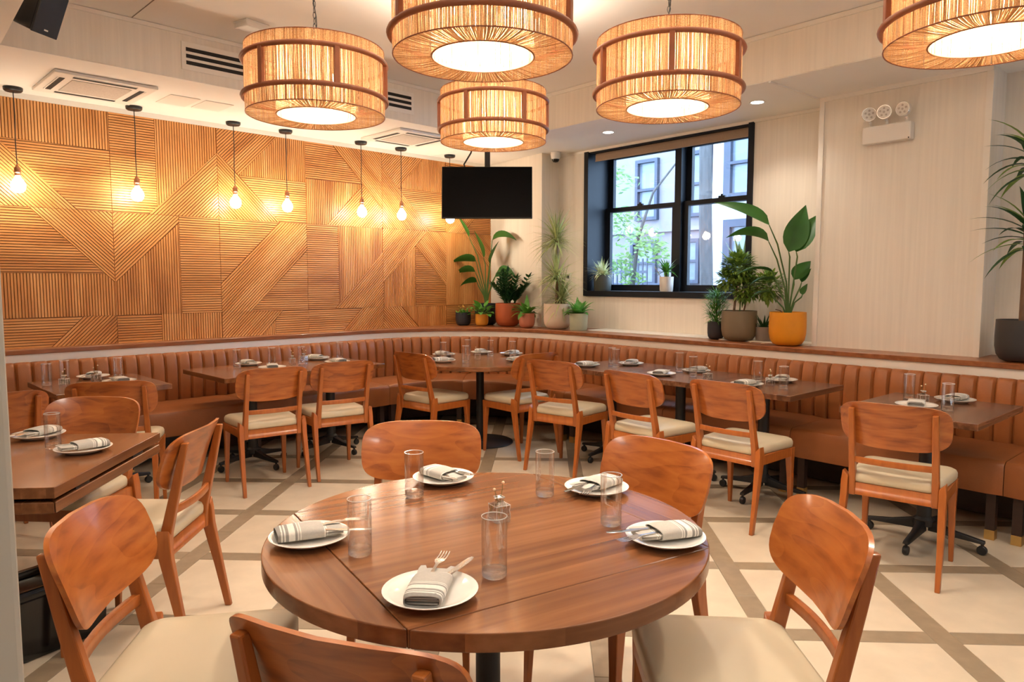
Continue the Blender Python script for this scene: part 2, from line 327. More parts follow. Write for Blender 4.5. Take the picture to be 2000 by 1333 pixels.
for i in range(-4, 12):
    for j in range(-8, 8):
        u = 3.67+PU*(i-4); v = -1.88+PV*j        # strip lines
        for me, du, dv, nm in ((tile_me, PU/2, PV/2, 'floor_tile'), (sa_me, 0, PV/2, 'floor_strip'), (sb_me, 0, 0, 'floor_strip')):
            x, y = uv(u+du, v+dv)
            if inroom(x, y) and inview(x, y): part(nm, me, floor, (x, y, 0), a0)
# walls
wl = struct(MB().box(-3.2, 6.3, YW, YW+.15, 0, ZC+.1).build('wall_left', M['panel']))
wr = MB(); WS0, WS1, WZ0, WZ1 = 3.389, 5.373, 1.311, 2.852
sbox(wr, -3.4, WS0, NW, NW+.32, 0, ZC+.1); sbox(wr, WS1, 6.2, NW, NW+.32, 0, ZC+.1); sbox(wr, WS0, WS1, NW, NW+.32, 0, WZ0); sbox(wr, WS0, WS1, NW, NW+.32, WZ1, ZC+.1)
wr = struct(wr.build('wall_right', M['wall'], smooth=0))
struct(MB().prism([A_, B_, C_, W(5.785, 6.0)[:2], (6.45, 6.5)], .925, ZS).build('wall_corner', M['wall'], smooth=0))
pil = struct(sbox(MB(), 1.525, 2.665, NP, NW, .960, ZS).build('wall_pier', M['wall'], smooth=0))
tr = MB(); sbox(tr, 2.635, 2.672, NP-.012, NP+.02, .960, ZS-.03); sbox(tr, 1.525, 2.672, NP-.014, NP+.02, ZS-.035, ZS); sbox(tr, 1.522, 1.56, NP-.01, NP+.02, .960, ZS-.035)
struct(tr.build('trim_pier', M['trimw'], smooth=0))
struct(MB().box(-3.2, -3.05, -3.2, 6.6, 0, ZC+.1).build('wall_back', M['wall']))
struct(MB().prism([(-3.2, -3.2), W(-3.3, 5.9)[:2], W(-3.15, 5.9)[:2], (-3.2, -3.05)], 0, ZC+.1).build('wall_front', M['wall']))
ceil = struct(MB().prism([(-3.2, -3.2), (6.5, -3.2), (6.5, 6.7), (-3.2, 6.7)], ZC, ZC+.12).build('ceiling', M['ceiling']))
NS, YS = 4.77, 5.25
def xs(y, n): return (n+y*SF)/CF
sof = MB().prism([(-3.1, YS), (xs(YS, NS), YS), (xs(6.6, NS), 6.6), (-3.1, 6.6)], ZS, ZC-.002)
struct(sof.build('trim_1', M['wall'], smooth=0))
struct(MB().prism([(xs(YS, NS), YS), (xs(6.6, NS), 6.6), (6.5, 6.6), W(-3.2, 6.1)[:2], W(-3.2, NS)[:2]], ZS, ZC-.002).build('trim_2', M['wall'], smooth=0))
struct(MB().prism([(-3.1, -3.1), (.86, -3.1), (.86, 4.0), (.93, YS-.002), (-3.1, YS-.002)], ZS, ZC-.002).build('trim_3', M['ceiling'], smooth=0))
# painted undersides of the soffits and slim mouldings
u1 = MB().prism([(-3.1, YS+.003), (xs(YS, NS)-.002, YS+.003), (xs(6.49, NS), 6.49), (-3.1, 6.49)], ZS-.004, ZS-.0005)
struct(u1.build('trim_4', M['ceiling'], smooth=0))
struct(MB().prism([(xs(YS, NS)+.004, YS), (xs(6.49, NS)+.004, 6.49), (6.03, 6.49), B_, C_, W(-3.1, NW)[:2], W(-3.1, NS+.004)[:2]], ZS-.004, ZS-.0005).build('trim_5', M['ceiling'], smooth=0))
mo = MB().box(.93, xs(YS, NS), YS-.012, YS, ZC-.030, ZC-.003); mo.box(.9, 6.03, YW-.022, YW-.002, 2.825, ZS-.005)
struct(mo.build('trim_6', M['trimw'], smooth=0))
mo = MB(); sbox(mo, -3.1, 5.1, NS-.012, NS, ZC-.035, ZC-.003); sbox(mo, 2.672, 5.785, NW-.014, NW, ZS-.03, ZS-.005); sbox(mo, 2.672, 2.69, NS+.004, NW, ZS-.014, ZS-.004)
struct(mo.build('trim_7', M['trimw'], smooth=0))
MB().box(0, 1, 0, 1, 0, 1)
cs = MB().box(1.655, 1.661, 2.5, YS-.014, ZC-.002, ZC+.001); struct(cs.build('trim_8', M['grout'], smooth=0))
# foreground column at the left edge
struct(MB().box(-.55, .147, .888, 1.15, 0, ZS-.002).build('wall_column', M['column'], smooth=0, bevel=.006))
# ------------------------------------------------------------------ carved wood panels
WOOD=[('v',[(0.95,2.83),(1.84,2.83),(1.84,2.52),(0.95,2.53)]),('h',[(1.07,2.53),(1.84,2.52),(1.84,2.03),(1.59,2.03)]),('d',[(0.95,2.53),(1.08,2.53),(1.59,2.03),(0.95,2.03)]),('d',[(1.27,2.03),(1.84,2.03),(1.84,1.46)]),('h',[(0.95,2.03),(1.27,2.03),(1.77,1.53),(0.95,1.53)]),('v',[(0.95,1.53),(1.77,1.53),(1.84,1.46),(1.84,1.19),(0.95,1.19)]),('h',[(0.95,1.19),(1.6,1.19),(1.35,0.94),(0.95,0.94)]),('u',[(1.6,1.19),(1.84,1.19),(1.84,0.94),(1.35,0.94)]),('h',[(1.84,2.83),(2.19,2.83),(2.19,2.09),(2.12,2.03),(1.84,2.03)]),('v',[(2.19,2.83),(2.71,2.83),(2.71,2.61),(2.19,2.09)]),('u',[(2.71,2.61),(2.71,2.03),(2.12,2.03)]),('u',[(1.84,2.03),(2.36,2.03),(2.36,1.97),(1.84,1.46)]),('v',[(2.36,1.97),(2.36,1.19),(1.84,1.19),(1.84,1.46)]),('h',[(2.36,2.03),(2.71,2.03),(2.71,1.19),(2.36,1.19)]),('h',[(1.84,1.19),(2.19,1.19),(2.19,0.94),(1.84,0.94)]),('v',[(2.19,1.19),(2.71,1.19),(2.71,0.94),(2.19,0.94)]),('u',[(2.71,2.83),(3.29,2.83),(2.9,2.43),(2.71,2.61)]),('v',[(3.29,2.83),(3.57,2.83),(3.57,2.43),(2.9,2.43)]),('h',[(2.9,2.43),(3.57,2.43),(3.57,2.03),(3.29,2.03)]),('d',[(2.71,2.61),(2.9,2.43),(3.29,2.03),(2.71,2.03)]),('h',[(2.71,2.03),(3.29,2.03),(2.71,1.45)]),('u',[(3.29,2.03),(3.57,2.03),(3.57,1.77),(2.98,1.19),(2.71,1.19),(2.71,1.45)]),('h',[(3.57,1.77),(3.57,1.19),(2.98,1.19)]),('u',[(2.71,1.19),(3.3,1.19),(3.06,0.94),(2.71,0.94)]),('v',[(3.22,1.1),(3.22,0.94),(3.06,0.94)]),('h',[(3.3,1.19),(3.57,1.19),(3.57,0.94),(3.22,0.94),(3.22,1.1)]),('h',[(3.57,2.83),(3.87,2.83),(4.22,2.47),(3.57,2.47)]),('d',[(3.87,2.83),(4.46,2.83),(4.46,2.23),(4.22,2.47)]),('v',[(3.57,2.47),(4.22,2.47),(3.8,2.03),(3.57,2.03)]),('u',[(4.22,2.47),(4.46,2.23),(4.46,2.03),(3.8,2.03)]),('h',[(3.57,2.03),(3.92,2.03),(3.92,1.24),(3.87,1.19),(3.57,1.19)]),('v',[(3.92,2.03),(4.46,2.03),(4.46,1.78),(3.92,1.24)]),('u',[(4.46,1.78),(4.46,1.19),(3.87,1.19)]),('h',[(3.57,1.19),(4.19,1.19),(3.94,0.94),(3.57,0.94)]),('u',[(4.19,1.19),(4.46,1.19),(4.46,0.94),(3.94,0.94)]),('u',[(4.46,2.83),(5.02,2.83),(4.67,2.47),(4.46,2.68)]),('v',[(5.02,2.83),(5.33,2.83),(5.33,2.47),(4.67,2.47)]),('h',[(4.67,2.47),(5.33,2.47),(5.33,2.03),(5.11,2.03)]),('d',[(4.46,2.68),(4.67,2.47),(5.11,2.03),(4.46,2.03)]),('u',[(4.46,2.03),(5.08,2.03),(4.89,1.86),(4.46,1.45)]),('d',[(5.08,2.03),(5.33,2.03),(5.33,1.42),(4.89,1.86)]),('v',[(4.89,1.86),(4.89,1.19),(4.46,1.19),(4.46,1.45)]),('h',[(4.89,1.86),(5.33,1.42),(5.33,1.19),(4.89,1.19)]),('d',[(4.46,1.19),(4.7,1.19),(4.95,0.94),(4.46,0.94)]),('v',[(4.7,1.19),(5.33,1.19),(5.33,0.94),(4.95,0.94)]),('h',[(5.33,2.83),(6.04,2.83),(6.04,2.5),(5.33,2.47)]),('u',[(5.33,2.47),(6.04,2.5),(5.6,2.03),(5.33,2.03)]),('h',[(6.04,2.5),(6.04,2.03),(5.6,2.03)]),('d',[(5.6,2.03),(6.04,2.03),(6.04,1.6)]),('v',[(5.33,2.03),(5.6,2.03),(6.04,1.6),(6.04,1.19),(5.33,1.19)]),('h',[(5.33,1.19),(6.04,1.19),(6.04,0.94),(5.33,0.94)]),
('h',[(.08,2.83),(.95,2.83),(.95,2.03),(.08,2.03)]),('v',[(.08,2.03),(.95,2.03),(.95,1.19),(.08,1.19)]),('h',[(.08,1.19),(.95,1.19),(.95,.94),(.08,.94)])]
def clip(poly, nx, nz, d, keep_ge):
    out = []
    for i in range(len(poly)):
        p, q = poly[i], poly[(i+1) % len(poly)]
        a = p[0]*nx+p[1]*nz-d; b = q[0]*nx+q[1]*nz-d
        if not keep_ge: a, b = -a, -b
        if a >= 0: out.append(p)
        if a*b < 0:
            t = a/(a-b); out.append((p[0]+(q[0]-p[0])*t, p[1]+(q[1]-p[1])*t))
    return out
def inset(poly, d):
    a = sum(poly[i][0]*poly[(i+1) % len(poly)][1]-poly[(i+1) % len(poly)][0]*poly[i][1] for i in range(len(poly)))
    if a < 0: poly = poly[::-1]
    n = len(poly); L = []
    for i in range(n):
        p, q = poly[i], poly[(i+1) % n]; l = math.hypot(q[0]-p[0], q[1]-p[1]); nx, nz = -(q[1]-p[1])/l, (q[0]-p[0])/l
        L.append((nx, nz, nx*p[0]+nz*p[1]+d))
    out = []
    for i in range(n):
        a1, b1, c1 = L[i-1]; a2, b2, c2 = L[i]; D = a1*b2-a2*b1
        if abs(D) < 1e-4: out.append((poly[i][0]+a2*d, poly[i][1]+b2*d))
        else: out.append(((c1*b2-c2*b1)/D, (a1*c2-a2*c1)/D))
    return out
PITCH = .0208
Mxz = Matrix(((1, 0, 0, 0), (0, 0, -1, 0), (0, 1, 0, 0), (0, 0, 0, 1)))   # prism (x,z) plane -> wall, extruding towards the room
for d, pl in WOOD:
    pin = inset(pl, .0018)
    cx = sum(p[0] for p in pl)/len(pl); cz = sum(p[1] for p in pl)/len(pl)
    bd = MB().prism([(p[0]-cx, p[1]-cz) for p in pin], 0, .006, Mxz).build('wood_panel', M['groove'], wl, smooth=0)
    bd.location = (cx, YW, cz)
    ang = dict(h=0, v=math.pi/2, d=-math.pi/4, u=math.pi/4)[d]
    # groove geometry is laid in a local frame turned so that object x follows the slat
    nx, nz = -math.sin(ang), math.cos(ang)
    vals = [p[0]*nx+p[1]*nz for p in pin]; k0 = math.floor(min(vals)/PITCH); k1 = math.ceil(max(vals)/PITCH)
    sl = MB(); ca, sa = math.cos(-ang), math.sin(-ang)
    for k in range(k0, k1+1):
        q = clip(clip(pin, nx, nz, k*PITCH+.0028, True), nx, nz, (k+1)*PITCH-.0034, False)
        if len(q) < 3: continue
        q = [((p[0]-cx)*ca-(p[1]-cz)*sa, (p[0]-cx)*sa+(p[1]-cz)*ca) for p in q]
        ar = abs(sum(q[i][0]*q[(i+1) % len(q)][1]-q[(i+1) % len(q)][0]*q[i][1] for i in range(len(q))))
        if ar < 2e-5: continue
        sl.prism(q, .006, .0200, Mxz)
    so = stuff(sl.build('slat', M['slat'], bd, smooth=0)); so.rotation_euler = (0, -ang, 0)

# ------------------------------------------------------------------ window
win = struct(empty('window_1', W(4.38, NW, WZ0), 0))
def wpart(name, m, fn, parent=win, smooth=0, bevel=0):
    mb = MB(); fn(mb); o = mb.build(name, m, None, smooth, bevel); o.parent = parent
    o.matrix_parent_inverse = Matrix.Translation(parent.location).inverted() if parent is win else Matrix.Translation(win.location).inverted()
    if parent is not win: o.matrix_parent_inverse = Matrix.Identity(4)
    return o
NG = 6.10
def casing(mb):
    sbox(mb, WS0-.004, WS0+.045, NW-.02, NG+.06, WZ0, WZ1-.006); sbox(mb, WS1-.055, WS1+.004, NW-.02, NG+.06, WZ0, WZ1-.006)
    sbox(mb, WS0, WS1, NW-.02, NG+.06, WZ0-.004, WZ0+.054); sbox(mb, WS0, WS1, NW-.002, NG+.06, WZ1-.03, WZ1-.006)
wpart('casing', M['winframe'], casing)
wpart('mullion', M['winframe'], lambda mb: sbox(mb, 4.30, 4.375, NG-.075, NG+.05, WZ0+.05, WZ1-.03))
def sash(name, s0, s1, z0, z1, n, th=.045, lock=False):
    st, rb, rt = .062, (.065 if z0 < 1.5 else .045), .045
    def f(mb):
        sbox(mb, s0, s0+st, n, n+th, z0, z1); sbox(mb, s1-st, s1, n, n+th, z0, z1); sbox(mb, s0+st, s1-st, n, n+th, z0, z0+rb); sbox(mb, s0+st, s1-st, n, n+th, z1-rt, z1)
        if lock: sbox(mb, (s0+s1)/2-.035, (s0+s1)/2+.035, n-.004, n+.02, z1, z1+.018); sbox(mb, (s0+s1)/2-.01, (s0+s1)/2+.012, n, n+.012, z1+.018, z1+.034)
    o = wpart('sash', M['winframe'], f)
    p = wpart('pane', M['glasswin'], lambda mb: sbox(mb, s0+st-.005, s1-st+.005, n+.02, n+.026, z0+rb-.005, z1-rt+.005), o)
for s0, s1 in ((4.372, 5.315), (3.434, 4.303)):
    sash('lower', s0, s1, 1.366, 2.262, NG-.03, lock=True); sash('upper', s0, s1, 2.218, 2.835, NG+.018)
def blind(mb):
    mb.tube([W(WS0+.05, NW+.07, 2.800), W(WS1-.11, NW+.07, 2.800)], .036, 12)
    sbox(mb, WS0+.055, WS1-.115, NW+.030, NW+.036, 2.745, 2.80); sbox(mb, WS0+.055, WS1-.115, NW+.026, NW+.040, 2.738, 2.750)
wpart('roller_blind', mat('taupe roller blind', (.36, .26, .18), .8, noise=((60, 60, 60), .05)), blind, smooth=40)

# ------------------------------------------------------------------ what stands outside
M['brickpale'] = mat('pale stone facade', (.150, .135, .150), .9, noise=((1.5, 1.5, 1.5), .10))
M['whitepaint'] = mat('white painted facade', (.36, .36, .38), .9, noise=((2, 2, 2), .03))
M['bluegrey'] = mat('blue grey trim', (.028, .033, .052), .7, noise=((5, 5, 5), .1))
M['dimglass'] = mat('dim window pane', (.10, .12, .15), .25, noise=((1, 1, 3), .2))
M['areawall'] = mat('blue grey area wall', (.045, .055, .08), .8, noise=((2, 2, 2), .15))
M['street'] = mat('asphalt', (.09, .09, .095), .9, noise=((8, 8, 8), .15))
M['bark'] = mat('grey bark', (.045, .042, .042), .9, noise=((12, 12, 4), .35), bump=((20, 20, 6), .5))
struct(MB().prism([W(-4, 6.3)[:2], W(24, 6.3)[:2], W(24, 20)[:2], W(-4, 20)[:2]], .10, .20).build('ground', M['street'], smooth=0))
def far_window(par, s0, s1, z0, z1, n, frame=.13):
    mb = MB()
    for a, b, c, d in ((s0-frame, s0, z0-frame, z1+frame), (s1, s1+frame, z0-frame, z1+frame), (s0, s1, z0-frame, z0), (s0, s1, z1, z1+frame), (s0, s1, (z0+z1)/2-.03, (z0+z1)/2+.03)):
        sbox(mb, a, b, n-.10, n+.06, c, d)
    f = mb.build('window', M['bluegrey'], par, 0); sbox(MB(), s0, s1, n-.005, n+.02, z0, z1).build('pane', M['dimglass'], f, 0); return f
bd1 = tag(empty('building'), 'pale stone house with dark framed windows seen through left sash', 'building')
sbox(MB(), 8.95, 26, 14, 16, .2, 9).build('wall', M['brickpale'], bd1, 0)
for s0, s1, z0, z1 in ((10.68, 11.18, 3.0, 4.28), (12.6, 13.3, 3.0, 4.3), (9.25, 9.72, 3.0, 4.3), (10.7, 11.3, 1.45, 2.35), (9.5, 9.8, 1.5, 2.35)):
    far_window(bd1, s0, s1, z0, z1, 14, .08)
for z in (2.62, 4.9): sbox(MB(), 8.95, 26, 13.9, 14, z, z+.10).build('string_course', M['brickpale'], bd1, 0)
sbox(MB(), 9.9, 15, 13.6, 14, .2, 1.42).build('area_wall', M['areawall'], bd1, 0)
for k in range(5): sbox(MB(), 8.97+k*.09, 9.02+k*.09, 13.93, 14, .2, 8).build('pilaster_rib', M['brickpale'], bd1, 0)
bd2 = tag(empty('building'), 'white house with grey framed windows seen through right sash', 'building')
sbox(MB(), 2, 8.90, 13.6, 16, .2, 9).build('wall', M['whitepaint'], bd2, 0)
for s0, s1, z0, z1 in ((7.95, 8.42, 3.3, 4.55), (7.9, 8.4, 1.3, 2.6), (6.5, 7.0, 3.3, 4.55)): far_window(bd2, s0, s1, z0, z1, 13.6, .16)
fe = tag(empty('fence'), 'dark iron fence in front of the pale stone house', 'fence')
rl = MB(); sbox(rl, 8.6, 15, 11.0, 11.03, 1.62, 1.67); sbox(rl, 8.6, 15, 11.0, 11.03, .5, .54); rl.build('rail', M['bluegrey'], fe, 0)
bar = MB().box(-.012, .012, -.012, .012, .2, 1.9).mesh('bar', M['bluegrey'], 0)
for k in range(60): part('bar', bar, fe, W(8.6+k*.105, 11.015, 0))
def blob_leaves(mb, c, r, n, size, squash=.7):
    for _ in range(n):
        v = Vector((random.gauss(0, 1), random.gauss(0, 1), random.gauss(0, 1))).normalized()*r*random.random()**.4
        p = Vector(c)+Vector((v.x, v.y, v.z*squash)); a = Vector((random.gauss(0, 1), random.gauss(0, 1), random.gauss(0, .5))).normalized(); b = a.orthogonal().normalized()
        l, wd = size*random.uniform(.7, 1.3), size*.5
        mb.add([p-a*l/2, p+b*wd/2, p+a*l/2, p-b*wd/2], [(0, 1, 2, 3)])
M['street_leaf'] = leaf_mat('street tree leaf', (.035, .085, .022), (.11, .18, .045), 2, .5)
t1 = tag(empty('street_tree', W(7.45, 11.3, .2)), 'tall grey street trunk seen through the right window sash', 'tree')
MB().tube([(0, 0, 0), (.01, .03, 1.2), (-.02, .06, 2.4), (.0, .1, 3.6), (.05, .1, 5)], [.15, .12, .115, .11, .09], 10).build('trunk', M['bark'], t1)
t2 = tag(empty('street_tree', W(7.95, 9.6, .2)), 'leafy green street tree seen through the left window sash', 'tree')
MB().tube([(0, 0, 0), (.05, -.1, 1.1), (.0, -.25, 2.0), (-.1, -.6, 2.7), (-.1, -1.2, 3.3)], [.05, .04, .03, .02, .012], 8).build('trunk', M['bark'], t2)
fo = MB()
for c, r, n in (((0, .15, 3.0), .38, 90), ((0, .05, 2.35), .30, 90), ((-.1, -.35, 1.95), .42, 190), ((0, .10, 1.55), .32, 120), ((-.1, -.65, 1.75), .28, 80), ((0, -.15, 1.3), .22, 50), ((0, .6, 2.2), .5, 120)): blob_leaves(fo, c, r, n, .11)
stuff(fo.build('foliage', M['street_leaf'], t2, 0))

# ================================================================== BANQUETTE
# front line of the back cushions: straight left run, arc, straight run along the window side
YB, NB, RB_ = 6.26, 5.17, 1.26
cxn = NB-RB_                                   # arc centre: RB_ away from both lines
cyA = YB-RB_; cxA = (cxn+cyA*SF)/CF
ang_end = -PH                                   # arc runs from +90 deg to -PH
arcL = RB_*(math.pi/2-ang_end)
S_START = -1.2
L1 = cxA-S_START
pE = (cxA+RB_*math.cos(ang_end), cyA+RB_*math.sin(ang_end))
def path(t, off=0.):
    """point at arc length t on the front line, moved off outward (behind the seat); returns x,y,heading angle of outward normal"""
    if t <= L1: return S_START+t, YB+off, math.pi/2
    t2 = t-L1
    if t2 <= arcL:
        a = math.pi/2-t2/RB_; return cxA+(RB_+off)*math.cos(a), cyA+(RB_+off)*math.sin(a), a
    t3 = t2-arcL
    return pE[0]-SF*t3+off*CF, pE[1]-CF*t3-off*SF, -PH
LT = L1+arcL+5.6
bq = tag(empty('banquette', (3.0, 6.0, 0)), 'long cognac leather corner banquette with vertical channel back', 'banquette')
bq.location = (0, 0, 0)
CW = .104
ch = []
prof = [(.0, .40), (-.004, .46), (-.012, .60), (-.010, .75), (.004, .838), (.018, .860), (.045, .871), (.075, .867), (.088, .85), (.09, .40)]
for k in range(9):
    u = -1+2*k/8; bul = math.sqrt(max(0, 1-abs(u*.985)**4.2))
    x = u*CW/2*.99
    ch.append([(x, (o if o > .06 else o+(1-bul)*.030), z-(1-bul)*(.007 if z > .8 else 0)) for o, z in prof])
chan = MB().loft(ch).mesh('back_channel', M['leather'], 35)
nch = int(LT/CW)
for k in range(nch):
    t = (k+.5)*CW; x, y, a = path(t)
    if x < -.3 or y < -.45: continue
    part('back_channel', chan, bq, (x, y, 0), a-math.pi/2)
# seat cushions: swept sections with seams between
def seat_section(t0, t1, name='seat_cushion'):
    pr = [(-.535, .275), (-.540, .30), (-.540, .44), (-.528, .463), (-.50, .474), (-.2, .478), (.01, .474), (.01, .27)]
    n = max(2, int((t1-t0)/.08)); rings = []
    for i in range(n+1):
        t = t0+(t1-t0)*i/n; e = .006 if i in (0, n) else 0
        if i == 0: t += .002
        if i == n: t -= .002
        rg = []
        for o, z in pr:
            x, y, a = path(t, o+(.012 if e and o < -.5 else 0)); rg.append((x, y, z-(.008 if e and z > .45 else 0)))
        rings.append(rg)
    return MB().loft(rings).build(name, M['leather_seat'], bq, 40)
def t_of_x(x): return x-S_START
def t_of_s(s):  # arc length for wall coordinate s on the window run
    sE = pE[0]*SF+pE[1]*CF; return L1+arcL+(sE-s)
cuts = [t_of_x(-.9), t_of_x(.55), t_of_x(1.62), t_of_x(2.62), t_of_x(4.0), L1+arcL*.5, t_of_s(4.55), t_of_s(3.45), t_of_s(2.38), t_of_s(1.13), t_of_s(.1), t_of_s(-.45)]
for a, b in zip(cuts, cuts[1:]): seat_section(a, b)
# plinth board behind the legs, and brass-footed legs
n = 60; bo = []
for i in range(n+1):
    t = cuts[0]+(cuts[-1]-cuts[0])*i/n
    bo.append([path(t, o)[:2]+(z,) for o, z in ((-.05, .02), (-.05, .28), (.06, .28), (.06, .02))])
MB().loft(bo).build('plinth', M['darkwood'], bq, 20)
legm = MB().prism([(-.024, -.024), (.024, -.024), (.024, .024), (-.024, .024)], .055, .28).mesh('leg', M['darkwood'], 0)
footm = MB().box(-.026, .026, -.026, .026, 0, .056).mesh('brass_foot', M['brass'], 0, .002)
for c in cuts[1:-1]:
    for d in (-.065, .065):
        x, y, a = path(c+d, -.465); lg = part('leg', legm, bq, (x, y, 0), a-math.pi/2); part('brass_foot', footm, lg)
# low wall behind the seat back and the walnut ledge on it
def band(o0, o1, z0, z1, tt0, tt1, n=90):
    rg = []
    for i in range(n+1):
        t = tt0+(tt1-tt0)*i/n
        rg.append([path(t, o)[:2]+(z,) for o, z in ((o0, z0), (o0, z1), (o1, z1), (o1, z0))])
    return MB().loft(rg)
struct(band(.092, .15, 0, .9245, .15, LT-.3).build('wall_banquette', M['trimw'], smooth=30))
pts = [path(.15+(LT-.45)*i/110, .075)[:2] for i in range(111)]
# ledge board: front edge follows the curve, back edge is the walls
led = MB()
poly = pts + [W(-.2, NW-.003)[:2], W(5.78, NW-.003)[:2], (6.10, 5.45), (5.857, 5.464), (6.035, 6.478), (S_START+.15, 6.478)]
led.prism(poly, .925, .960)
struct(led.build('trim_ledge', M['ledge'], smooth=0, bevel=.003, seg=1))
struct(sbox(MB(), 2.68, 5.05, NP-.02, NW-.004, .9605, .968).build('trim_ledge_glare', M['trimw'], smooth=0))  # cream strip painting the window's glare on the ledge top

# ================================================================== PENDANT DRUMS
def make_drum():
    root = empty('drum_pendant')
    RO, RI, HH = .318, .182, .300
    rnd = random.Random(3); st = MB(); N = 330
    for i in range(N):
        a = 2*math.pi*(i+rnd.uniform(-.25, .25))/N
        wo = 2*math.pi*RO/N*rnd.uniform(.34, .58); wi = 2*math.pi*RI/N*rnd.uniform(.42, .60)
        tw = rnd.uniform(-.010, .010); bz = rnd.uniform(-.0015, .0015)
        def P(r, z, w, da): 
            ca, sa = math.cos(a+da), math.sin(a+da); return [(r*ca+sa*w, r*sa-ca*w, z), (r*ca-sa*w, r*sa+ca*w, z)]
        q = P(RO+bz, HH, wo, 0)+P(RO+.002+bz, HH*.5, wo, tw)+P(RO+bz, 0, wo, 0)+P((RO+RI)/2, -.002+bz, (wo+wi)/2, tw)+P(RI+bz, 0, wi, 0)+P(RI+bz, HH*.5, wi, tw)+P(RI+bz, HH, wi, 0)
        st.add(q, [(2*k, 2*k+1, 2*k+3, 2*k+2) for k in range(6)]+[(12, 13, 1, 0)])
    stuff(st.build('jute_strings', M['jute'], root, 60))
    def ring(r, z, rr, nm, m=M['hoop']):
        MB().tube([(r*math.cos(2*math.pi*k/56), r*math.sin(2*math.pi*k/56), z) for k in range(56)], rr, 8, closed=True).build(nm, m, root, 60)
    ring(RO+.010, HH*.79, .0115, 'hoop'); ring(RO+.010, HH*.235, .0115, 'hoop')
    ring(RO, .0, .0025, 'rim_wire'); ring(RO, HH, .0025, 'rim_wire'); ring(RI, 0, .003, 'rim_wire'); ring(RI, HH, .003, 'rim_wire')
    for k in range(6):
        a = 2*math.pi*k/6+.28
        p = MB().box(-.010, .010, -.012, .012, HH*.235, HH*.79, T((RO+.009)*math.cos(a), (RO+.009)*math.sin(a), 0, a)).build('post', M['hoop'], root, 0, .003)
    sp = MB()
    for k in range(3):
        a = 2*math.pi*k/3+.2; sp.tube([(0, 0, HH+.045), (RI*math.cos(a), RI*math.sin(a), HH)], .003, 6)
    sp.tube([(0, 0, HH+.045), (0, 0, .10)], .006, 8); sp.lathe([(0, .085), (.012, .09), (.014, .10), (.008, .11), (0, .112)], 12)
    for k in range(4):
        a = 2*math.pi*k/4+.5; sp.tube([(0, 0, .105), (.05*math.cos(a), .05*math.sin(a), .098), (.088*math.cos(a), .088*math.sin(a), .118)], .0045, 6)
    sp.build('spider', M['black'], root)
    bl = MB().lathe([(0, 0), (.010, .004), (.016, .022), (.015, .040), (.008, .062), (0, .070)], 12).mesh('bulb', M['bulb'])
    for k in range(4):
        a = 2*math.pi*k/4+.5; part('bulb', bl, root, (.088*math.cos(a), .088*math.sin(a), .12))
    # chain and cable up to the ceiling rose
    H0, H1 = HH+.045, ZC-2.26
    cn = MB(); nl = int((H1-H0-.03)/.026)
    for k in range(nl):
        z = H0+.012+k*.026; lp = [(.007*math.cos(x), 0, z+.016*math.sin(x)) for x in [2*math.pi*j/8 for j in range(8)]]
        cn.tube(lp, .0018, 4, T(rz=(k % 2)*math.pi/2), closed=True)
    cn.build('chain', M['black'], root)
    MB().tube([(.012*math.sin(z*14), .010*math.cos(z*11), H0+(H1-H0)*z) for z in [i/16 for i in range(17)]], .0028, 5).build('cable', M['black'], root)
    MB().lathe([(0, H1-.03), (.055, H1-.028), (.062, H1-.004), (.062, H1-.001), (0, H1-.001)], 24).build('ceiling_rose', M['black'], root)
    return root
drum = make_drum(); freeze(drum)
DR = [((1.79, 3.13), .0, 'jute drum pendant at left with its chain in full view'), ((1.78, 1.95), .6, 'largest jute drum pendant, nearest, cut off by the top'), ((3.05, 3.25), 1.1, 'smallest jute drum pendant, farthest one, just above the television'), ((2.845, 1.88), .35, 'jute drum pendant in front of the window blind'), ((2.84, .63), .9, 'jute drum pendant at upper right corner, cut off')]
for i, (p, rz, lab) in enumerate(DR):
    o = drum if i == 0 else clone(drum, (0, 0, 0), 0)
    zz = (2.25, 2.265, 2.31, 2.25, 2.26)[i]; o.location = (p[0], p[1], zz); o.rotation_euler = (0, 0, rz); tag(o, lab, 'lamp', 'jute drum pendants')
    light('drum_light', 'POINT', (p[0], p[1], zz+.15), LAMP_W, WARM, .06)
# ------------------------------------------------------------------ bare bulb pendants along the carved wall
def make_bulb():
    root = empty('bulb_pendant')
    MB().lathe([(0, -.030), (.052, -.028), (.060, -.020), (.062, -.001), (0, -.001)], 28).build('canopy', M['black'], root)
    MB().tube([(0, 0, -.02), (.003, .002, -.2), (-.003, 0, -.38), (0, 0, -.555)], .0035, 6).build('cord', M['black'], root)
    MB().lathe([(0, -.545), (.006, -.548), (.012, -.562), (.021, -.572), (.022, -.596), (.0245, -.600), (.0245, -.606), (.021, -.610), (.021, -.628), (0, -.628)], 18).build('socket', M['copper'], root)
    MB().lathe([(.014, -.628), (.018, -.640), (.034, -.660), (.046, -.685), (.048, -.705), (.042, -.728), (.025, -.746), (0, -.752)], 22).build('globe', M['globe'], root)
    return root
bp = make_bulb(); freeze(bp)
BP = [(1.18, 6.33, 'leftmost bare bulb pendant on a black cord'), (1.99, 6.33, 'second bare bulb pendant from the left, beside the air conditioner'), (2.80, 6.33, 'third bare bulb pendant from the left, left of drum lamp'), (3.29, 6.32, 'fourth bare bulb pendant, hanging under the left drum lamp'), (4.09, 6.30, 'fifth bare bulb pendant, left of the pair near the television'), (4.58, 6.30, 'sixth bare bulb pendant, just left of the television'), (5.22, 6.27, 'bare bulb pendant hidden behind the television, only canopy showing')]
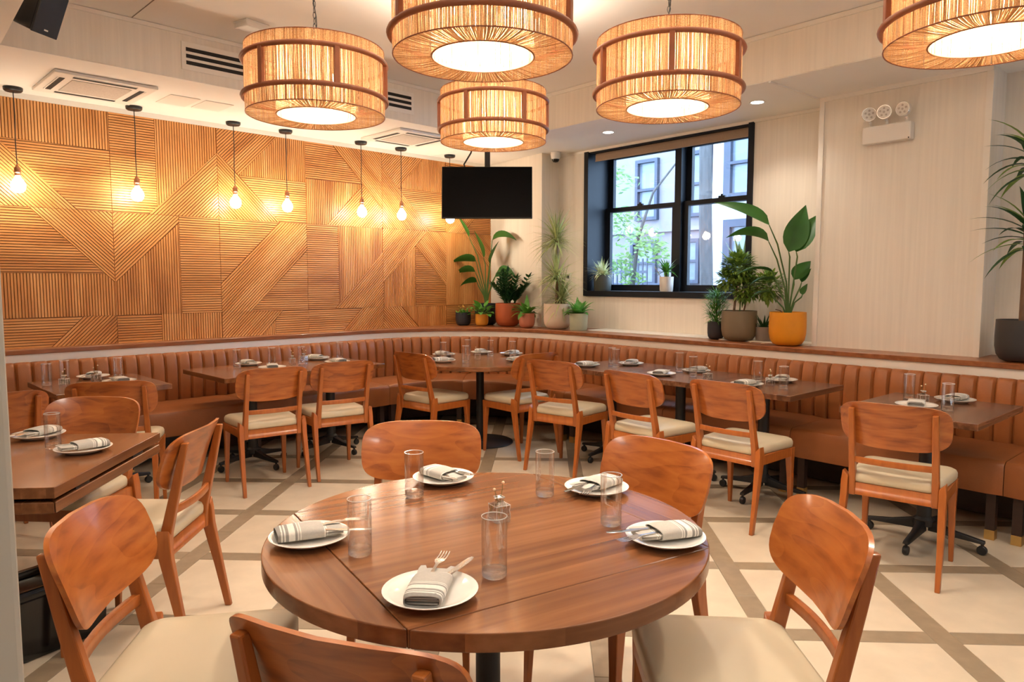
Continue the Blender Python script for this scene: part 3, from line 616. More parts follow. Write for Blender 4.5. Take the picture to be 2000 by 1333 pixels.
for i, (x, y, lab) in enumerate(BP):
    o = bp if i == 0 else clone(bp, (0, 0, 0), 0)
    o.location = (x, y, ZS-.005); tag(o, lab, 'lamp', 'bare bulb pendants along the carved wall')
    light('globe_light', 'POINT', (x, y-.02, ZS-.70), BULB_W, (1, .88, .70), .05)
# ------------------------------------------------------------------ ceiling fittings
def make_down(x, y, lab):
    root = tag(empty('downlight', (x, y, ZS-.004)), lab, 'lamp', 'recessed downlights over the window')
    MB().lathe([(.047, -.001), (.058, -.004), (.062, -.001), (.062, 0), (.047, 0)], 28).build('trim_ring', M['white'], root)
    MB().lathe([(0, -.0012), (.048, -.0012), (.048, 0), (0, 0)], 28).build('lens', M['downlight'], root)
    light('downlight_light', 'SPOT', (x, y, ZS-.03), DOWN_W, (1, .90, .76), .05)
make_down(5.50, 4.28, 'recessed downlight above the window left part'); make_down(5.42, 2.755, 'recessed downlight beside the emergency light pier')
def make_ac(x, y, rz, lab):
    root = tag(empty('air_conditioner', (x, y, ZS-.004), rz), lab, 'air conditioner', 'ceiling air conditioner cassettes')
    MB().prism([(-.325, -.325), (.325, -.325), (.325, .325), (-.325, .325)], -.022, -.0005).build('panel', M['white'], root, 0, .006)
    MB().box(-.19, .19, -.19, .19, -.026, -.021).build('intake_grille', M['greyplastic'], root, 0, .003)
    sl = MB().box(-.20, .20, -.016, .016, -.0245, -.021).mesh('slot', M['slot'], 0); fl = MB().box(-.20, .20, -.012, .012, -.032, -.028, T(rx=.5)).mesh('flap', M['white'], 0)
    for k in range(4):
        a = k*math.pi/2; part('slot', sl, root, (.252*math.sin(a), -.252*math.cos(a), 0), a); part('flap', fl, root, (.285*math.sin(a), -.285*math.cos(a), .008), a)
make_ac(1.60, 5.90, 0, 'white ceiling cassette above the two left bulb pendants'); make_ac(4.30, 5.80, 0, 'white ceiling cassette partly hidden behind farthest drum lamp')
def make_vent(x0, x1, z0, z1, lab):
    root = tag(empty('linear_vent', ((x0+x1)/2, YS, (z0+z1)/2)), lab, 'vent', 'linear vents in the left soffit')
    hx, hz = (x1-x0)/2, (z1-z0)/2
    MB().box(-hx, hx, -.008, 0, -hz, hz).build('frame', M['trimw'], root, 0, .002)
    sl = MB().box(-hx+.03, hx-.03, -.0088, -.002, -.013, .013).mesh('slot', M['slot'], 0)
    for k in (-1, 0, 1): part('slot', sl, root, (0, 0, k*.045))
make_vent(1.97, 2.80, 2.935, 3.125, 'three slot air vent left of the drum lamp'); make_vent(3.10, 3.96, 2.935, 3.125, 'three slot air vent right of the left drum lamp')
ap = tag(empty('access_panel', (2.17, 5.88, ZS-.004)), 'pale square access panel in soffit, left of two', 'panel', 'access panels in the soffit'); MB().box(-.11, .11, -.16, .16, -.005, -.0005).build('plate', M['white'], ap, 0)
ap = tag(empty('access_panel', (2.43, 5.87, ZS-.004)), 'pale square access panel in soffit, right of two', 'panel', 'access panels in the soffit'); MB().box(-.11, .11, -.15, .15, -.005, -.0005).build('plate', M['white'], ap, 0)
sd = tag(empty('ceiling_sensor', (2.27, 4.80, ZC), .2), 'white square sensor box on the ceiling', 'sensor')
MB().prism([(-.09, -.07), (.09, -.07), (.09, .07), (-.09, .07)], -.045, -.001).build('housing', M['white'], sd, 0, .012)
MB().box(-.092, .092, -.072, .072, -.012, -.001).build('base', M['white'], sd, 0, .002)
dc = tag(empty('dome_camera', (5.93, 5.33, ZS-.004)), 'white dome camera at the soffit corner by the window', 'camera')
MB().lathe([(0, -.001), (.055, -.001), (.055, -.03), (.05, -.06), (.042, -.075), (0, -.076)], 22).build('housing', M['white'], dc)
MB().lathe([(.042, -.07), (.038, -.09), (.026, -.105), (0, -.112)], 20).build('lens_dome', M['blackgloss'], dc)
# loudspeaker under the near soffit
sp = tag(empty('loudspeaker', (1.035, 4.82, 2.985)), 'black wedge loudspeaker hung from the near soffit edge', 'loudspeaker')
mtx = T(rz=R(32), rx=R(25))
MB().prism([(-.08, -.085), (.08, -.085), (.055, .085), (-.055, .085)], -.115, .115, mtx).build('cabinet', M['blackgloss'], sp, 0, .012)
MB().prism([(-.082, -.097), (.082, -.097), (.082, -.083), (-.082, -.083)], -.117, .117, mtx).build('front_grille', M['black'], sp, 0, .004)
MB().box(-.012, .012, -.0985, -.096, -.092, -.084, mtx).build('badge', M['white'], sp, 0)
MB().tube([(-.02, .02, .05), (-.09, .06, .06), (-.145, .07, .06)], .012, 8).build('bracket', M['black'], sp)
# emergency light on the pier
em = tag(empty('emergency_light', W(2.155, NP, 2.52), WROT), 'white emergency light with three round lamp heads on pier', 'lamp')
# local x towards outside, local y along the wall
MB().box(-.075, -.001, -.165, .165, -.062, .062).build('housing', M['white'], em, 0, .008)
MB().box(-.076, -.070, -.158, -.150, -.056, -.048).build('indicator', M['slot'], em, 0)
hd = MB().lathe([(0, -.02), (.030, -.02), (.044, 0), (.048, .022), (.048, .030), (.044, .034), (0, .034)], 24).mesh('lamp_head', M['white']); 
for k, (dy, aim) in enumerate(((.118, .5), (.004, .15), (-.128, -.15))):
    h = part('lamp_head', hd, em, (-.085, dy, .142)); h.rotation_euler = (0, R(-90)-.05, aim)
    rim = MB().tube([(.046*math.cos(x), .046*math.sin(x), .031) for x in [2*math.pi*j/24 for j in range(24)]], .004, 6, closed=True).build('chrome_rim', M['steel'], h)
    le = MB()
    for j in range(6):
        a = 2*math.pi*j/5; r = 0 if j == 5 else .026; le.lathe([(0, .0365), (.008, .0362), (.008, .0335), (0, .0335)], 10, T(r*math.cos(a), r*math.sin(a), 0))
    le.build('led', M['greyplastic'], h)
    MB().tube([(-.05, dy, .058), (-.05, dy, .085), (-.07, dy, .10)], .010, 8).build('neck', M['white'], em)
# outlet on the window wall
ou = tag(empty('wall_outlet', W(5.62, NW, 1.50), WROT), 'small wall outlet behind the tall dragon tree', 'outlet')
MB().box(-.008, 0, -.04, .04, -.06, .06).build('cover', M['white'], ou, 0, .002); MB().box(-.010, -.007, -.02, .02, .0, .04).build('socket', M['slot'], ou, 0)

# ------------------------------------------------------------------ television
tv = tag(empty('television', (5.02, 5.445, 2.368), R(45.4+90)), 'black flat television hung from ceiling pole in the corner', 'television')
# local +y faces the viewer
tl = T(rx=R(9))
MB().box(-.460, .460, -.03, 0, -.268, .268, tl).build('screen_frame', M['black'], tv, 0, .004)
MB().box(-.452, .452, -.001, .0025, -.256, .262, tl).build('screen', M['screen'], tv, 0)
MB().box(-.20, .20, -.075, -.03, -.16, .16, tl).build('rear_housing', M['black'], tv, 0, .01)
pm = MB().box(-.028, .028, -.19, -.14, -.05, ZS-.010-2.368); pm.box(-.028, .028, -.19, -.06, -.04, .04); pm.box(-.07, .07, -.235, -.095, ZS-.018-2.368, ZS-.005-2.368)
pm.build('ceiling_mount', M['black'], tv, 0, .003)
MB().tube([(.20, -.10, .18), (.24, -.13, .30), (.17, -.16, .42), (.15, -.17, .495)], .009, 6).build('cable', M['black'], tv)

# ================================================================== CHAIRS
def rrect(hx0, hx1, y0, y1, r, n=6, e=0.):
    """rounded trapezoid outline: half width hx0 at y0 and hx1 at y1"""
    out = []
    for cx, cy, a0 in ((hx1-r, y1-r, 0), (-hx1+r, y1-r, 90), (-hx0+r, y0+r, 180), (hx0-r, y0+r, 270)):
        for k in range(n+1):
            a = R(a0+90*k/n); out.append((cx+(r-e)*math.cos(a), cy+(r-e)*math.sin(a)))
    return out
def make_chair():
    root = empty('dining_chair')
    ol = rrect(.205, .228, -.190, .238, .055); rg = []
    for sc, z in ((.955, .446), (.99, .452), (1.0, .465), (1.0, .482), (.975, .496), (.92, .504), (.75, .508), (.45, .511), (.12, .512)):
        rg.append([(x*sc, .02+(y-.02)*sc, z) for x, y in ol])
    MB().loft(rg).build('seat_cushion', M['cream'], root, 60)
    fr = MB()
    fr.prism([(-.20, -.190), (.20, -.190), (.20, -.168), (-.20, -.168)], .384, .447)
    fr.prism([(-.21, .205), (.21, .205), (.21, .228), (-.21, .228)], .392, .447)
    for s in (-1, 1):
        fr.prism([(s*.200, -.19), (s*.222, -.19), (s*.226, .225), (s*.203, .225)], .392, .447)
    fr.build('seat_frame', M['chairleg'], root, 20, .004)
    def sq(cx, cy, z, hx, hy, dz=0): return [(cx-hx, cy-hy, z+dz), (cx+hx, cy-hy, z-dz), (cx+hx, cy+hy, z-dz), (cx-hx, cy+hy, z+dz)]
    for s in (-1, 1):
        MB().loft([sq(s*.212, .222, 0, .011, .011), sq(s*.208, .212, .25, .016, .016), sq(s*.206, .207, .36, .020, .020), sq(s*.206, .203, .446, .022, .026)]).build('leg', M['chairleg'], root, 20, .004)
        MB().loft([sq(s*.226, -.262, 0, .0115, .014), sq(s*.224, -.225, .20, .014, .018), sq(s*.2195, -.188, .39, .0165, .025), sq(s*.219, -.182, .455, .0165, .027), sq(s*.216, -.180, .492, .0135, .024, -s*.014)]).build('leg', M['chairleg'], root, 20, .004)
        MB().loft([sq(s*.186, -.170, .380, .0155, .024), sq(s*.186, -.178, .48, .0155, .022), sq(s*.185, -.230, .70, .0145, .017), sq(s*.184, -.262, .842, .013, .014)]).build('post', M['chairleg'], root, 20, .005)
        MB().tube([(s*.199, -.258, .775), (s*.205, -.262, .775)], .006, 10).build('screw_cap', M['steel'], root) if 0 else None
    st = []
    for k in range(9):
        x = -.178+.356*k/8; y = -.203-.020*(1-(x/.178)**2); st.append([(x, y-.009, .556), (x, y+.009, .553), (x, y+.009, .585), (x, y-.009, .588)])
    MB().loft(st).build('stretcher', M['chairleg'], root, 25, .003)
    # bent plywood backrest
    def pt(x, z, t):
        y = -.150-.20*(z-.50)-.5*max(0, z-.62)**2+.85*(x*x-.185**2); return (x, y+t, z)
    K, NR = 44, 6; fr_, bk = [], []
    for j in range(NR+1):
        f = j/NR
        for k in range(K):
            a = 2*math.pi*k/K; c, s = math.cos(a), math.sin(a); e = 2/4.4 if s > 0 else 2/3.6
            x = .248*f*math.copysign(abs(c)**e, c); z = .760+.118*f*math.copysign(abs(s)**e, s)
            x *= 1-.035*max(0, -(z-.76)/.118)
            if j == 0 and k: continue
            fr_.append(pt(x, z, .0065)); bk.append(pt(x, z, -.0065))
    mb = MB(); n1 = len(fr_); fs = []
    def idx(j, k): return 0 if j == 0 else 1+(j-1)*K+(k % K)
    for j in range(NR):
        for k in range(K):
            q = [idx(j, k), idx(j+1, k), idx(j+1, k+1), idx(j, k+1)]
            if j == 0: q = [q[0], q[1], q[2]]
            fs.append(tuple(q[::-1])); fs.append(tuple(i+n1 for i in q))
    for k in range(K): fs.append((idx(NR, k), idx(NR, k+1), idx(NR, k+1)+n1, idx(NR, k)+n1))
    mb.add(fr_+bk, fs).build('backrest', M['chair'], root, 40)
    return root
chair = make_chair(); freeze(chair)
CH = [(3.983, 1.181, -84, 'orange beech chair with cream seat at rightmost banquette table', 'chairs along the window banquette'),
      (4.119, 2.129, -93, 'orange beech chair at the right end of the three joined tables', 'chairs along the window banquette'),
      (4.10, 2.79, -95, 'orange beech chair at the middle of the three joined tables', 'chairs along the window banquette'),
      (4.235, 3.66, -82, 'orange beech chair at the left end of the three joined tables', 'chairs along the window banquette'),
      (4.354, 4.315, -4.5, 'orange beech chair right of the black column at corner round table', 'chairs at the corner round table'),
      (3.845, 4.867, -86, 'orange beech chair left of the black column at corner round table', 'chairs at the corner round table'),
      (2.330, 4.905, -8, 'orange beech chair, left of two before the carved wall table', 'chairs along the carved wall banquette'),
      (2.894, 4.905, -9, 'orange beech chair, right of two before the carved wall table', 'chairs along the carved wall banquette'),
      (1.391, 4.934, -26, 'orange beech chair behind the folding table, its top edge showing', 'chairs along the carved wall banquette'),
      (.700, 4.88, 4, 'orange beech chair at left edge beside the grey column, backrest only', 'chairs along the carved wall banquette'),
      (.859, 3.903, 132, 'orange beech chair facing the camera behind the folding table', 'chairs at the folding table'),
      (.962, 3.169, 48, 'orange beech chair at the right side of the folding table, seen from behind', 'chairs at the folding table'),
      (.685, 1.89, -128, 'large orange beech chair at left front beside the grey column', 'chairs at the front round table'),
      (.839, 1.166, -66, 'nearest orange beech chair at the bottom edge, back turned to camera', 'chairs at the front round table'),
      (1.683, .880, 44.6, 'large orange beech chair at right front, backrest curved to camera', 'chairs at the front round table'),
      (1.658, 2.215, 135, 'orange beech chair at far side of front round table, left one', 'chairs at the front round table'),
      (1.984, 1.496, 84, 'orange beech chair at far right side of front round table', 'chairs at the front round table')]
for i, (x, y, rz, lab, grp) in enumerate(CH):
    o = chair if i == 0 else clone(chair, (0, 0, 0), 0)
    o.location = (x, y, 0); o.rotation_euler = (0, 0, R(rz)); tag(o, lab, 'chair', grp)

# ================================================================== TABLES
TZ = .76
def xbase(root, arm=.33, rot=0., x=0., y=0., top=.72):
    m = T(x, y, 0, rot)
    MB().lathe([(0, .10), (.055, .10), (.055, .135), (.038, .15), (.038, top), (0, top)], 20, m).build('column', M['black'], root)
    MB().box(-.14, .14, -.14, .14, top-.012, top, m).build('top_plate', M['black'], root, 0, .002)
    arm_m = MB().loft([[(.03, -.026, .075), (.03, .026, .075), (.03, .022, .135), (.03, -.022, .135)], [(arm*.55, -.022, .068), (arm*.55, .022, .068), (arm*.55, .016, .098), (arm*.55, -.016, .098)], [(arm, -.017, .060), (arm, .017, .060), (arm, .012, .078), (arm, -.012, .078)]]).mesh('base_arm', M['black'], 25, .003)
    wh = MB().lathe([(0, -.013), (.022, -.013), (.025, -.009), (.025, .009), (.022, .013), (0, .013)], 16, T(arm-.012, 0, .025, 0, R(90))); wh.tube([(arm-.012, 0, .045), (arm-.012, 0, .064)], .008, 8)
    wm = wh.mesh('caster', M['black'])
    for k in range(4):
        a = part('base_arm', arm_m, root, (x, y, 0), rot+k*math.pi/2); c = part('caster', wm, a)
def disc_base(root, top, r=.25):
    MB().lathe([(0, 0), (r, 0), (r, .008), (r-.01, .014), (.06, .022), (.05, .03), (0, .03)], 40).build('base_disc', M['black'], root)
    MB().lathe([(0, .028), (.036, .028), (.036, top), (0, top)], 20).build('column', M['black'], root)
# front round table: square centre with four hinged segment leaves
rt = tag(empty('round_table', (1.365, 1.482, 0), R(-13)), 'large round walnut drop leaf table in the foreground', 'table', )
RT, HQ, TH = .615, .4349, .042
def seg_outline():
    a = math.acos((HQ+.0016)/RT); return [(HQ+.0016 if abs(k) == 20 else RT*math.cos(a*k/20), RT*math.sin(a*k/20)) for k in range(-20, 21)]
MB().box(-HQ, HQ, -HQ, HQ, TZ-TH, TZ).build('tabletop', M['walnut'], rt, 20, .0015, 1)
sg = MB().prism([(y, -x) for x, y in seg_outline()], TZ-TH, TZ)      # local x along the seam so the grain follows it
sgm = sg.mesh('table_leaf', M['walnut'], 20, .003, 2)
for k in range(4): part('table_leaf', sgm, rt, (0, 0, 0), k*math.pi/2)
MB().box(-.30, .30, -.30, .30, TZ-TH-.05, TZ-TH-.001).build('underframe', M['darkwood'], rt, 0, .003)
disc_base(rt, TZ-TH-.05, .27)
# folding table at left: square top with the leaves folded under
ft = tag(empty('folding_table', (.527, 3.478, 0), R(50.2)), 'square walnut table with folded leaves at the left edge', 'table')
hq = .4535
MB().box(-hq, hq, -hq, hq, TZ-.040, TZ).build('tabletop', M['walnut'], ft, 20, .002, 1)
for k in range(4):
    a = k*math.pi/2; rr = Matrix.Rotation(a, 4, 'Z')
    lf = MB().prism([(-hq+.004, -hq+.002), (hq-.004, -hq+.002), (hq*.62, -hq+.17), (-hq*.62, -hq+.17)], TZ-.094, TZ-.054, rr).build('folded_leaf', M['walnut'], ft, 20, .003, 1)
    for x in (-.24, .24): MB().box(x-.05, x+.05, -hq+.012, -hq+.05, TZ-.054, TZ-.040, rr).build('hinge', M['black'], lf, 0)
MB().box(-.27, .27, -.27, .27, TZ-.12, TZ-.042).build('underframe', M['darkwood'], ft, 0, .003)
xbase(ft, .28, R(45), 0, .15, top=TZ-.12)
# corner round table
ct = tag(empty('round_table', (4.36, 4.83, 0), R(-20)), 'round walnut table in the banquette corner below the television', 'table')
MB().lathe([(0, TZ-.04), (.60, TZ-.04), (.612, TZ-.034), (.615, TZ-.02), (.615, TZ-.006), (.610, TZ), (0, TZ)], 64).build('tabletop', M['walnut'], ct, 25)
MB().box(-.2, .2, -.2, .2, TZ-.055, TZ-.04).build('top_plate', M['black'], ct, 0, .002)
disc_base(ct, TZ-.055, .30)
def sq_table(x, y, rz, wx, wy, lab, m, grp, bx=0., by=0., brot=0.):
    t = tag(empty('square_table', (x, y, 0), rz), lab, 'table', grp)
    MB().box(-wx/2, wx/2, -wy/2, wy/2, TZ-.036, TZ).build('tabletop', M[m], t, 20, .003, 2)
    xbase(t, .30, brot, bx, by, TZ-.036); return t
x, y, _ = W(1.455, 4.47); sq_table(x, y, WROT, .80, .69, 'dark walnut square table alone at far right of window banquette', 'walnut_dark', 'tables along the window banquette', -.10, -.02, R(3))
for k, lab in enumerate(('dark walnut table, right one of three joined window tables', 'dark walnut table, middle one of three joined window tables', 'dark walnut table, left one of three joined window tables')):
    x, y, _ = W(2.505+.695*k, 4.57+.02*k); sq_table(x, y, WROT, .74, .692, lab, 'walnut_dark', 'tables along the window banquette', -.06, 0, R(5))
for x, lab in ((1.45, 'walnut table at far left before the carved wall banquette'), (2.51, 'walnut table, left one of two joined by the carved wall'), (3.212, 'walnut table, right one of two joined by the carved wall')):
    sq_table(x, 5.57, R(90), .80, .698, lab, 'walnut', 'tables along the carved wall banquette', -.08, 0, R(10))

# ================================================================== TABLEWARE
pl = MB().lathe([(0, .003), (.058, .003), (.060, 0), (.064, 0), (.068, .004), (.095, .013), (.1075, .0195), (.1082, .0212), (.1068, .022), (.093, .0165), (.070, .0095), (0, .0085)], 48).build('plate', M['plate'], None, 60)
freeze(pl)
gl = MB().lathe([(.0300, .004), (.0305, .02), (.0310, .1485)], 40).build('water_glass', M['glass'], None, 60)
MB().lathe([(0, .001), (.024, 0), (.0298, .004), (.0303, .012), (.0296, .020), (.022, .0225), (0, .017)], 28).build('glass_base', M['glassbase'], gl, 60)
MB().tube([(.0305*math.cos(2*math.pi*k/40), .0305*math.sin(2*math.pi*k/40), .149) for k in range(40)], .0011, 6, closed=True).build('rim', M['glassglint'], gl, 60)  # ring round the lip in the painted highlight colour
freeze(gl)
def make_napkin():
    root = empty('napkin')
    def tube_sec(y, hw, h, z0, wob=0.):
        return [(hw*math.copysign(abs(math.cos(a))**.55, math.cos(a)), y+wob*math.cos(a), z0+h/2+h/2*math.copysign(abs(math.sin(a))**.7, math.sin(a))) for a in [2*math.pi*k/24 for k in range(24)]]
    b = MB().loft([tube_sec(-.072, .036, .014, .004), tube_sec(-.02, .037, .017, .004), tube_sec(.05, .036, .016, .004), tube_sec(.086, .034, .013, .005)])
    b.build('inner_fold', M['napkin'], root, 50)
    # outer wrap: an open sleeve round the lower two thirds, its mouth is the pocket
    o, i = [], []
    for y, hw, h, w in ((-.088, .040, .027, .003), (-.075, .043, .031, .002), (-.03, .045, .033, 0), (.015, .045, .032, .002), (.034, .044, .030, .004)):
        o.append(tube_sec(y, hw, h, .0005, w)); i.append(tube_sec(y+.0005, hw-.0025, h-.0045, .0028, w))
    mb = MB().loft(o+i[::-1], cap=False, closed=True); mb.build('wrap', M['napkin'], root, 50)
    fl = MB()
    for k, (z, wd, y0) in enumerate(((.006, .034, -.083), (.0115, .036, -.080), (.018, .033, -.085), (.0235, .030, -.078))):
        fl.loft([[(-wd, y0, z), (wd, y0, z+.001*k), (wd, y0, z+.0035+.001*k), (-wd, y0, z+.0035)], [(-wd, -.03, z), (wd, -.03, z), (wd, -.03, z+.003), (-wd, -.03, z+.003)]])
    fl.build('folded_layers', M['napkin'], root, 30)
    # lapels opening at both sides of the pocket
    for s in (-1, 1):
        MB().loft([[(s*.012, .020, .019), (s*.040, .020, .016), (s*.040, .020, .0185), (s*.012, .020, .0215)], [(s*.022, .070, .020), (s*.043, .074, .019), (s*.043, .074, .021), (s*.022, .070, .0225)], [(s*.030, .094, .019), (s*.041, .090, .020), (s*.041, .090, .0215), (s*.030, .094, .021)]]).build('lapel', M['napkin'], root, 30)
    return root
nk = make_napkin(); freeze(nk)
def make_fork():
    mb = MB(); st = []
    for y, hw, z, th in ((-.02, .0062, .0, .002), (.04, .0050, .001, .002), (.085, .0036, .003, .0022), (.105, .0042, .004, .002), (.118, .0100, .0045, .0016), (.130, .0122, .0035, .0015), (.142, .0124, .003, .0014)):
        st.append([(-hw, y, z), (hw, y, z), (hw, y, z+th), (-hw, y, z+th)])
    mb.loft(st)
    for k in range(4):
        x = -.0105+.007*k; t = []
        for y, hw, z in ((.141, .0019, .003), (.160, .0016, .002), (.175, .0014, .003), (.186, .0007, .005)): t.append([(x-hw, y, z), (x+hw, y, z), (x+hw, y, z+.0013), (x-hw, y, z+.0013)])
        mb.loft(t)
    return mb.build('fork', M['steel'], None, 40)
def make_knife():
    mb = MB(); st = []
    for y, hw, z, th in ((-.02, .0070, 0, .004), (.05, .0062, 0, .004), (.080, .0060, .0005, .003), (.09, .0078, .001, .0018), (.140, .0085, .0012, .0014), (.165, .0072, .0012, .0012), (.178, .0035, .0013, .001)):
        st.append([(-hw, y, z), (hw, y, z), (hw*.8, y, z+th), (-hw*.9, y, z+th)])
    return mb.loft(st).build('knife', M['steel'], None, 40)
fk = make_fork(); kn = make_knife(); freeze(fk); freeze(kn)
def make_vase():
    root = empty('bud_vase')
    def sq(h, z, t=0.): return [(h*c-t*s, h*s+t*c, z) for c, s in ((-1, -1), (1, -1), (1, 1), (-1, 1))]
    def sqr(h, z): return [(-h, -h, z), (h, -h, z), (h, h, z), (-h, h, z)]
    def rd(r, z): return [(r*math.cos(R(225+90*k)), r*math.sin(R(225+90*k)), z) for k in range(4)]
    mb = MB().loft([sqr(.0235, .008), sqr(.0245, .02), sqr(.0225, .034), sqr(.0245, .048), sqr(.021, .052), rd(.0135, .058), rd(.0125, .066), rd(.0165, .068), rd(.0165, .072)], cap=False)
    mb.build('bottle', M['vaseglass'], root, 30)
    ed = MB().tube([rd(.0168, .0725)[k] for k in range(4)], .0013, 5, closed=True); ed.tube([sqr(.0238, .050)[k] for k in range(4)], .0012, 5, closed=True)
    for k in range(4): ed.tube([sqr(.0238, .010)[k], sqr(.0224, .034)[k], sqr(.0238, .050)[k]], .0009, 5)
    ed.build('edge', M['glassglint'], root, 30)  # thin tubes painting highlights along the lip, shoulder and corners
    MB().loft([sqr(.0235, .0005), sqr(.0240, .008), sqr(.018, .0105)]).build('bottle_base', M['glassbase'], root, 20)
    for k, (dx, dy, h) in enumerate(((.016, .004, .112), (-.019, -.004, .098))):
        s = MB().tube([(0, 0, .012), (dx*.3, dy*.3, .06), (dx, dy, h)], .0007, 5).build('stem', M['stemg'], root)
        MB().lathe([(0, -.0045), (.004, -.002), (.0048, .001), (.003, .004), (0, .005)], 10, T(dx, dy, h)).build('flower', M['petal'], root)
    return root
vz = make_vase(); freeze(vz)
used = {}
def put(proto, x, y, z, rz, lab, cat, grp):
    if proto.name not in used: used[proto.name] = 1; o = proto; o.location = (x, y, z); o.rotation_euler = (0, 0, rz)
    else: o = clone(proto, (x, y, z), rz)
    return tag(o, lab, cat, grp)
Zt = TZ+.0006
def setting(x, y, deg, where, cutlery=True, kn_da=-10, fk_da=6, slip=0.):
    """deg: world direction in which the pocket of the napkin points"""
    a = R(deg-90); c, s = math.cos(a), math.sin(a)
    put(pl, x, y, Zt, 0, 'white porcelain plate '+where, 'plate', 'plates set on the tables')
    put(nk, x, y, Zt+.0140, a, 'folded grey striped napkin '+where, 'napkin', 'napkins on the plates')
    if cutlery:
        for p, da, off, nm in ((fk, fk_da, -.010, 'fork'), (kn, kn_da, .012, 'knife')):
            lx, ly = off, -.012+slip; put(p, x+lx*c-ly*s, y+lx*s+ly*c, Zt+.034 if nm == 'fork' else Zt+.033, a+R(da), 'steel %s in the napkin ' % nm+where, nm, nm+'s in the napkins')
            o = [q for q in (p,)][0]
RTN = 'of front round table'
setting(.970, 1.244, 40, 'at the near edge '+RTN, True, -20, -4)
setting(.953, 1.753, -22, 'at the left side '+RTN, True, -18, 6)
setting(1.588, 1.955, -88, 'at the far left '+RTN, True, -8, 8, -.05)
setting(1.878, 1.495, 178, 'at the far right '+RTN, True, 6, 22)
setting(1.643, 1.068, 152, 'at the right edge '+RTN, True, -3, 14)
setting(.732, 3.803, -150, 'at the far side of left folding table', True, -5, 9)
setting(.803, 3.358, 182, 'at the near side of left folding table', False)
sets = [(1.49, 5.87, 'on the far left wall table, back'), (1.55, 5.47, 'on the far left wall table, front'), (2.66, 5.86, 'on the left joined wall table, back'), (2.68, 5.47, 'on the left joined wall table, front'), (3.30, 5.85, 'on the right joined wall table, back'), (3.27, 5.46, 'on the right joined wall table, front'),
        (4.314, 5.29, 'on the corner table, far left'), (3.976, 4.882, 'on the corner table, near left'), (4.72, 5.21, 'on the corner table, far middle'), (4.83, 4.90, 'on the corner table, far right'), (4.489, 4.47, 'on the corner table, near right'),
        (4.63, 3.80, 'on the left of three window tables, front'), (4.97, 3.60, 'on the left of three window tables, back'), (4.585, 3.04, 'on the middle window table, front'), (4.93, 2.95, 'on the middle window table, back'), (4.53, 2.32, 'on the right of three window tables, front'), (4.90, 2.25, 'on the right of three window tables, back'),
        (4.43, 1.25, 'on the far right window table, front'), (4.80, 1.15, 'on the far right window table, back')]
for k, (x, y, wh) in enumerate(sets):
    if x < 3.4: deg = -90 if 'back' in wh else 80
    elif 'corner' in wh: deg = math.degrees(math.atan2(4.83-y, 4.36-x))
    else: deg = 180 if 'back' in wh else 10
    setting(x, y, deg+(k*37 % 50)-25, wh, k % 3 == 0)
GL = [(.997, 1.572, 'beside the left plate '+RTN), (1.403, 1.879, 'beside the far left plate '+RTN), (1.718, 1.585, 'beside the far right plate '+RTN), (1.645, 1.255, 'beside the right edge plate '+RTN), (1.150, 1.225, 'right of the near plate '+RTN), (.730, 3.522, 'on the left folding table'),
      (1.16, 5.68, 'on the far left wall table, beside the column'), (1.301, 5.831, 'on the far left wall table, left of its plate'), (1.63, 5.775, 'on the far left wall table, right of its plate'),
      (2.513, 5.75, 'on the left joined wall table, left end'), (2.80, 5.72, 'on the left joined wall table, right end'), (3.02, 5.62, 'on the right joined wall table, left end'), (3.50, 5.80, 'on the right joined wall table, right end'),
      (4.178, 5.13, 'on the corner table, beside far left plate'), (4.084, 4.71, 'on the corner table, nearest the camera'), (4.53, 5.19, 'on the corner table, behind the nearest glass'), (4.63, 4.98, 'on the corner table, between the far plates'), (4.70, 4.75, 'on the corner table, beside right chair'),
      (4.76, 3.60, 'on the left of three window tables, single'), (4.84, 3.70, 'on the left of three window tables, behind another glass'), (4.88, 3.07, 'on the middle window table, back'), (4.70, 2.84, 'on the middle window table, front'), (4.76, 2.36, 'on the right of three window tables, behind vase'), (4.58, 2.09, 'on the right of three window tables, front'), (4.74, 1.38, 'on the far right window table, behind the vase'), (4.45, 1.10, 'on the far right window table, front')]
for k, (x, y, wh) in enumerate(GL): put(gl, x, y, Zt, k*.7, 'clear tall straight water glass '+wh, 'glass', 'water glasses on the tables')
VZ = [(1.438, 1.51, 'in the middle '+RTN), (1.46, 5.68, 'on far left wall table before plate'), (1.24, 5.58, 'on far left wall table near column'), (2.97, 5.69, 'on right joined wall table, left one'), (3.14, 5.80, 'on right joined wall table, right one'), (4.332, 4.829, 'in the middle of the corner table'), (4.60, 2.66, 'on the middle window table'), (4.66, 2.22, 'on the right of three window tables'), (4.62, 1.27, 'on the far right window table')]
for k, (x, y, wh) in enumerate(VZ): put(vz, x, y, Zt, R(-13)+k*.5, 'small glass bud vase with dried stems '+wh, 'vase', 'bud vases on the tables')

# ------------------------------------------------------------------ waste bin
bn_ = tag(empty('waste_bin', (.645, 3.345, 0), R(14)), 'black plastic waste bin under the folding table', 'bin')
MB().loft([[(-.17, -.11, 0), (.17, -.11, 0), (.17, .11, 0), (-.17, .11, 0)], [(-.185, -.125, .255), (.185, -.125, .255), (.185, .125, .255), (-.185, .125, .255)]]).build('body', M['blackgloss'], bn_, 0, .012)
MB().loft([[(-.192, -.132, .252), (.192, -.132, .252), (.192, .132, .252), (-.192, .132, .252)], [(-.190, -.130, .285), (.190, -.130, .285), (.190, .130, .285), (-.190, .130, .285)], [(-.16, -.10, .285), (.16, -.10, .285), (.16, .10, .285), (-.16, .10, .285)], [(-.15, -.09, .262), (.15, -.09, .262), (.15, .09, .262), (-.15, .09, .262)]]).build('rim', M['blackgloss'], bn_, 30, .004)

